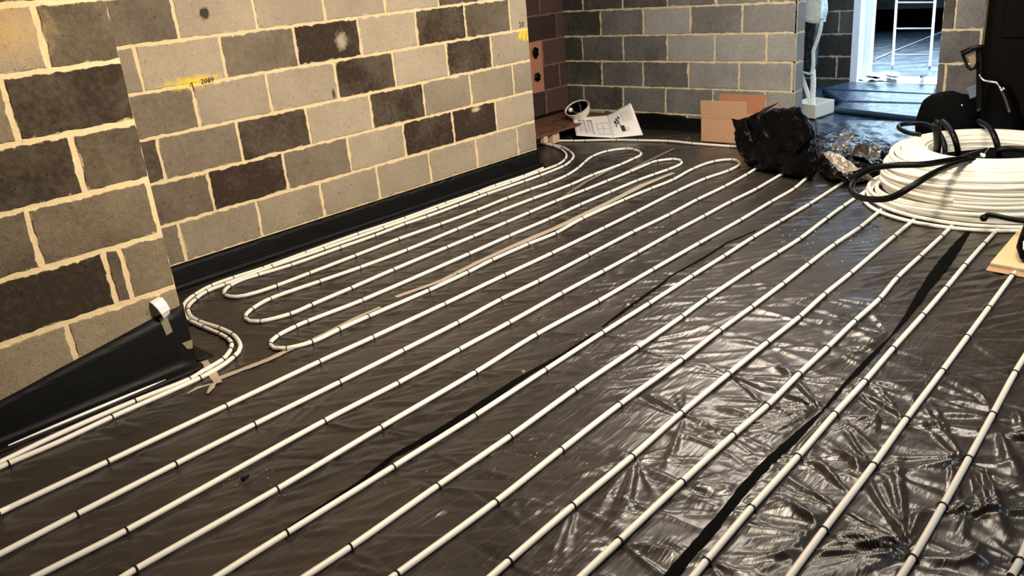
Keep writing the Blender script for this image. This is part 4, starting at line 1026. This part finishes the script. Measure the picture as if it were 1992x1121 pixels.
blob('dark_filling', [pv_(u, v, -.035) for u, v in core]+[pv_(u, v, .08) for u, v in core], M_dw, t, 4, .012, 12, .6, True, 4, sm=0)
# pale wrap: top part and right border
M_wr = mat('pale_wrap', (.66, .74, .76), .3, spec=.8); nt, b = nodes(M_wr); nt.links.new(bump(nt, nz(nt, 12, 4, .6, 1.5, pos(nt)), .6, .02), b.inputs['Normal'])
blob('pale_wrap', [pv_(u, v, w_) for u, v in ((1566,-70),(1600,-70),(1594,0),(1590,12),(1602,28),(1600,45),(1570,42),(1568,20)) for w_ in (-.05, .08)], M_wr, t, 4, .012, 9, .5, True, 6, sm=0)
wr = MB().tube(spline([pv_(1602,34,-.04), pv_(1600,55,-.04), pv_(1592,82,-.04), pv_(1586,98,-.04), pv_(1586,124,-.04), pv_(1583,142,-.04)], .02), [.016]*0 or .018, 8).build('wrap_edge', M_wr, t, True)
MB().tube(spline([pv_(1558,134,-.05), pv_(1568,139,-.05), pv_(1582,143,-.05)], .02), .010, 8).build('tie_band', M_wr, t, True)

# insulation boards on the passage floor, daylight sheen tinted blue into their sheet
def board(nm, quad, z, m, lab, seed, amp=.006, grp='sheeted insulation boards in the passage'):
    a, b2, c2, d2 = [onZ(u, v, z) for u, v in quad]; n = 26; top = []
    for i in range(n+1):
        row = []
        for j in range(n+1):
            u, v = i/n, j/n; p = (a.lerp(b2, u)).lerp(d2.lerp(c2, u), v)
            e = min(1, min(u, 1-u, v, 1-v)*10); row.append(p+Vector((0, 0, amp*e*(noise.noise(Vector((p.x*6+seed, p.y*14, 0)))+.6*noise.noise(Vector((p.x*20, p.y*34, seed)))))))
        top.append(row)
    o = MB().strip(top, z-.004).build(nm, m, None, True, True); return tag(o, lab, 'insulation board', grp)
board('insulation_board', ((1636,199),(1800,203),(1800,229),(1622,209)), .05, M_ins_sheen, 'nearest sheeted insulation board on the passage floor, beyond the thick dark gap', 2)
board('insulation_board', ((1604,175),(1812,184),(1808,200),(1634,195)), .055, M_ins_sheen, 'middle sheeted insulation board on the passage floor', 5)
board('insulation_board', ((1648,159),(1822,166),(1818,182),(1600,172)), .06, M_ins_sheen, 'farthest sheeted insulation board, right below the white door sill', 9)

o = board('sheen_sheet', ((1586,232),(1800,236),(1772,300),(1588,262)), .016, M_ins_sheen, 'added crinkled plastic sheet tinted with blue daylight sheen in the doorway between the black bag and the coil', 12, .014, None)  # sheet added to carry the blue sheen into the doorway
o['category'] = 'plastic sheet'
# crumpled film and dark offcuts on the sill
o = crumple_patch('crumpled_film', (onZ(1655,154,.07), onZ(1745,158,.07), onZ(1750,140,.10), onZ(1662,138,.10)), M_wr, None, 20, .02, 9, 8); tag(o, 'crumpled pale film lying on the white door sill', 'plastic film')
o = blob('black_offcut', [onZ(u, v, .10) for u, v in ((1672,148),(1700,146),(1728,154),(1705,156),(1680,152))]+[onZ(u, v, .14) for u, v in ((1690,147),(1715,151))], M_bag, None, 3, .01, 14, .5, True, 2); tag(o, 'flat black crumpled offcut on the pale film at the door sill', 'offcut')
o = blob('black_offcut', [onZ(u, v, .10) for u, v in ((1715,144),(1750,147),(1755,153),(1740,154),(1720,150))]+[onZ(u, v, .14) for u, v in ((1725,146),(1740,149))], M_dw, None, 3, .01, 14, .5, True, 5); tag(o, 'dark blue black film offcut right of the flat black one on the door sill', 'offcut')
o = blob('dark_pouch', [onZ(u, v, .09) for u, v in ((1784,154),(1790,143),(1806,140),(1803,152),(1793,156))]+[onZ(u, v, .15) for u, v in ((1792,150),(1800,146))], M_dw, None, 3, .008, 14, .5, True, 3); tag(o, 'small dark pouch on the right part of the white door sill', 'pouch')

# ladder
XL = 10.35
f0, f1 = onX(1736,131,XL), onX(1808,136,XL)
u0, u1 = onX(1744,0,XL+.42), onX(1819,0,XL+.42)
f0.z = f1.z = .012
d0, d1 = (u0-f0), (u1-f1)
k = 2.35/d0.z; T0, T1 = f0+d0*k, f1+d1*k
t = thing('ladder', (f0+f1)/2, 'aluminium ladder leaning in the far room beyond the white door frame', 'ladder')
for a, b2 in ((f0, T0), (f1, T1)):
    MB().tube([a, b2], .015, 8).build('stile', M_alu, t, True)
def onlad(v, side):
    a, b2 = (f0, T0) if side == 0 else (f1, T1)
    best = min(np.linspace(0, 1, 400), key=lambda s: abs(projv(a.lerp(b2, s))-v)); return a.lerp(b2, best)
def projv(p):
    P = Vector(p)-Vector((0, 0, HC)); return 560.5-FL*P.dot(Vector(UPV))/P.dot(Vector(FWD))
ys = [107, 58, 5]; 
ra = [onlad(v, 0) for v in ys]; rb = [onlad(v, 1) for v in ys]
stp = (ra[2]-ra[0])/2; stp2 = (rb[2]-rb[0])/2
for k in range(7):
    a = ra[0]+stp*k; b2 = rb[0]+stp2*k
    if a.z > 2.3: break
    MB().tube([a, b2], .009, 8).build('rung', M_alu, t, True)
o = ribbon('far_pipe', dens([(1703,116,.008),(1740,100,.008),(1790,80,.008),(1850,56,.008)]), M_white, .004, .012); tag(o, 'thin white line of pipe running across the far room floor behind the ladder', 'pipe')

# ------------------------------------------------------------ dark bags and tool by the pier
pz = [(1772,238),(1776,215),(1786,196),(1806,186),(1835,183),(1862,186),(1884,194),(1902,206),(1915,225),(1925,250)]
def pp(u, v, b_=0): p = onV(u, v, (5.95, 3.0), (5.95, 0)); return p+Vector((b_, 0, 0))
pts = [pp(u, v) for u, v in pz]+[pp(u, v, .28) for u, v in pz]+[pp(1840,205,-.08), pp(1850,240,-.08)]
flr = [Vector((p.x, p.y, .01)) for p in (pp(1775,238), pp(1775,238,.28), pp(1925,250), pp(1925,250,.28))]
M_cloth = mat('black_fabric', (.003, .003, .003), .8, spec=.04)
o = blob('holdall_bag', pts+flr, M_cloth, None, 4, .012, 6, .4, True, 7, zmin=.006); tag(o, 'black rounded holdall bag behind the pipe coil in front of the block pier', 'bag')
bm_ = bmesh.new(); bmesh.ops.create_uvsphere(bm_, u_segments=10, v_segments=8, radius=.008); bmesh.ops.translate(bm_, verts=bm_.verts, vec=pp(1877, 202, -.06))
me = bpy.data.meshes.new('stud'); bm_.to_mesh(me); bm_.free(); link('stud', me, M_silver, o, True)
def p6(u, v, b_=0): p = onV(u, v, (5.75, 3.0), (5.75, 0)); return p+Vector((b_, 0, 0))
t = thing('tool_case', Vector((5.75, p6(1940,240).y, 0)), 'tall black padded case with a bent steel bar leaning in front of the dark door', 'case')
oc = [(1900,250),(1903,215),(1898,190),(1902,160),(1908,150),(1925,158),(1945,150),(1957,165),(1966,195),(1974,222),(1985,262)]
fl2 = [Vector((5.75, p6(1902,250).y, .01)), Vector((5.75, p6(1985,250).y, .01)), Vector((6.05, p6(1902,250).y, .01)), Vector((6.05, p6(1985,250).y, .01))]
blob('case_body', [p6(u, v) for u, v in oc]+[p6(u, v, .25) for u, v in oc]+fl2, M_cloth, t, 4, .010, 7, .4, True, 3, zmin=.006)
tubeobj('steel_bar', [p6(1910,142,-.05), p6(1912,148,-.05), p6(1918,154,-.05), p6(1930,156,-.05), p6(1943,158,-.05), p6(1948,165,-.05), p6(1953,174,-.05)], .0075, M_silver, t)
tubeobj('bar_sleeve', [p6(1953,174,-.05), p6(1961,193,-.05), p6(1968,215,-.05)], .008, mat('brown_sleeve', (.05, .035, .03), .5), t)
bm_ = bmesh.new(); bmesh.ops.create_uvsphere(bm_, u_segments=10, v_segments=8, radius=.010); bmesh.ops.translate(bm_, verts=bm_.verts, vec=p6(1957, 170, -.05))
me = bpy.data.meshes.new('bolt'); bm_.to_mesh(me); bm_.free(); link('bolt', me, M_silver, t, True)
# black angular bracket hooked by the pier edge
t = thing('black_clamp', p6(1893,130), 'black D-shaped clamp frame with a pale pad beside the block pier', 'clamp')
mb = MB(); q = [p6(1874,103,-.03), p6(1899,92,-.03), p6(1915,91,-.03)]
mb.tube(q, .019, 6).build('bar', M_blackp, t, True)
tubeobj('bow', [p6(1876,106,-.03), p6(1881,118,-.03), p6(1885,129,-.03), p6(1892,134,-.03), p6(1900,131,-.03), p6(1905,120,-.03)], .009, M_blackp, t, 8)
L4 = [p6(1882,110,-.0), p6(1899,102,-.0), p6(1901,120,-.0), p6(1891,131,-.0)]
mb = MB(); mb.v = L4+[p+Vector((.012, 0, 0)) for p in L4]; mb.f = [(0,1,2,3), (7,6,5,4), (0,4,5,1), (1,5,6,2), (2,6,7,3), (3,7,4,0)]; mb.build('pad', mat('pale_pad', (.45, .33, .22), .7), t, False, True)
tubeobj('post', [p6(1905,90,0), p6(1906,130,0), p6(1906,180,0), p6(1905,215,0)], .02, M_blackp, t)
# small bluish cloth
def p5(u, v, b_=0): p = onV(u, v, (6.0, 3.0), (6.0, 0)); return p+Vector((b_, 0, 0))
o = crumple_patch('blue_cloth', (p6(1874,176,.08), p6(1893,168,.08), p6(1899,190,.06), p6(1882,196,.06)), mat('blue_grey_cloth', (.10, .13, .19), .8), None, 10, .01, 9, 2, .006); tag(o, 'small blue grey cloth tucked between the holdall and the tall black case', 'cloth')

# handwriting on the block walls
def writing(txt, p, U, size, m, parent, N=(0, -1, 0), rot=0):
    cu = bpy.data.curves.new('handwriting', 'FONT'); cu.body = txt; cu.size = size; cu.extrude = .0003; cu.offset = .0006; cu.resolution_u = 2; cu.space_character = 1.15
    o = bpy.data.objects.new('handwritten_mark', cu); COL.objects.link(o)
    dg = bpy.context.evaluated_depsgraph_get(); me = bpy.data.meshes.new_from_object(o.evaluated_get(dg)); bpy.data.objects.remove(o)
    Uv = Vector(U).normalized(); Nv = Vector(N); Vv = Nv.cross(Uv); mt = Matrix(((Uv.x, Vv.x, Nv.x, p.x), (Uv.y, Vv.y, Nv.y, p.y), (Uv.z, Vv.z, Nv.z, p.z), (0, 0, 0, 1)))
    me.transform(mt); return link('handwritten_mark', me, m, parent)
wl = bpy.data.objects['wall_left']
p = onY(392, 163, YB-.006); writing('2089', p, (1, 0, .02), .034, M_ink, wl)
p = onY(1010, 53, YB-.006); writing('20', p, (1, 0, 0), .050, M_ink, wl)
ck = MB(); a = onY(378, 178, YB-.006); b2 = onY(373, 160, YB-.006); c2 = onY(370, 168, YB-.006); ck.tube([a, b2, c2], .002, 5).build('pencil_arrow', M_ink, wl)
ck = MB(); ck.tube([onY(1017,60,YB-.006), onY(1015,76,YB-.006)], .002, 5); ck.tube([onY(1022,60,YB-.006), onY(1023,78,YB-.006), onY(1026,64,YB-.006)], .002, 5); ck.build('pencil_mark', mat('ochre_ink', (.4, .3, .03), .7), wl)
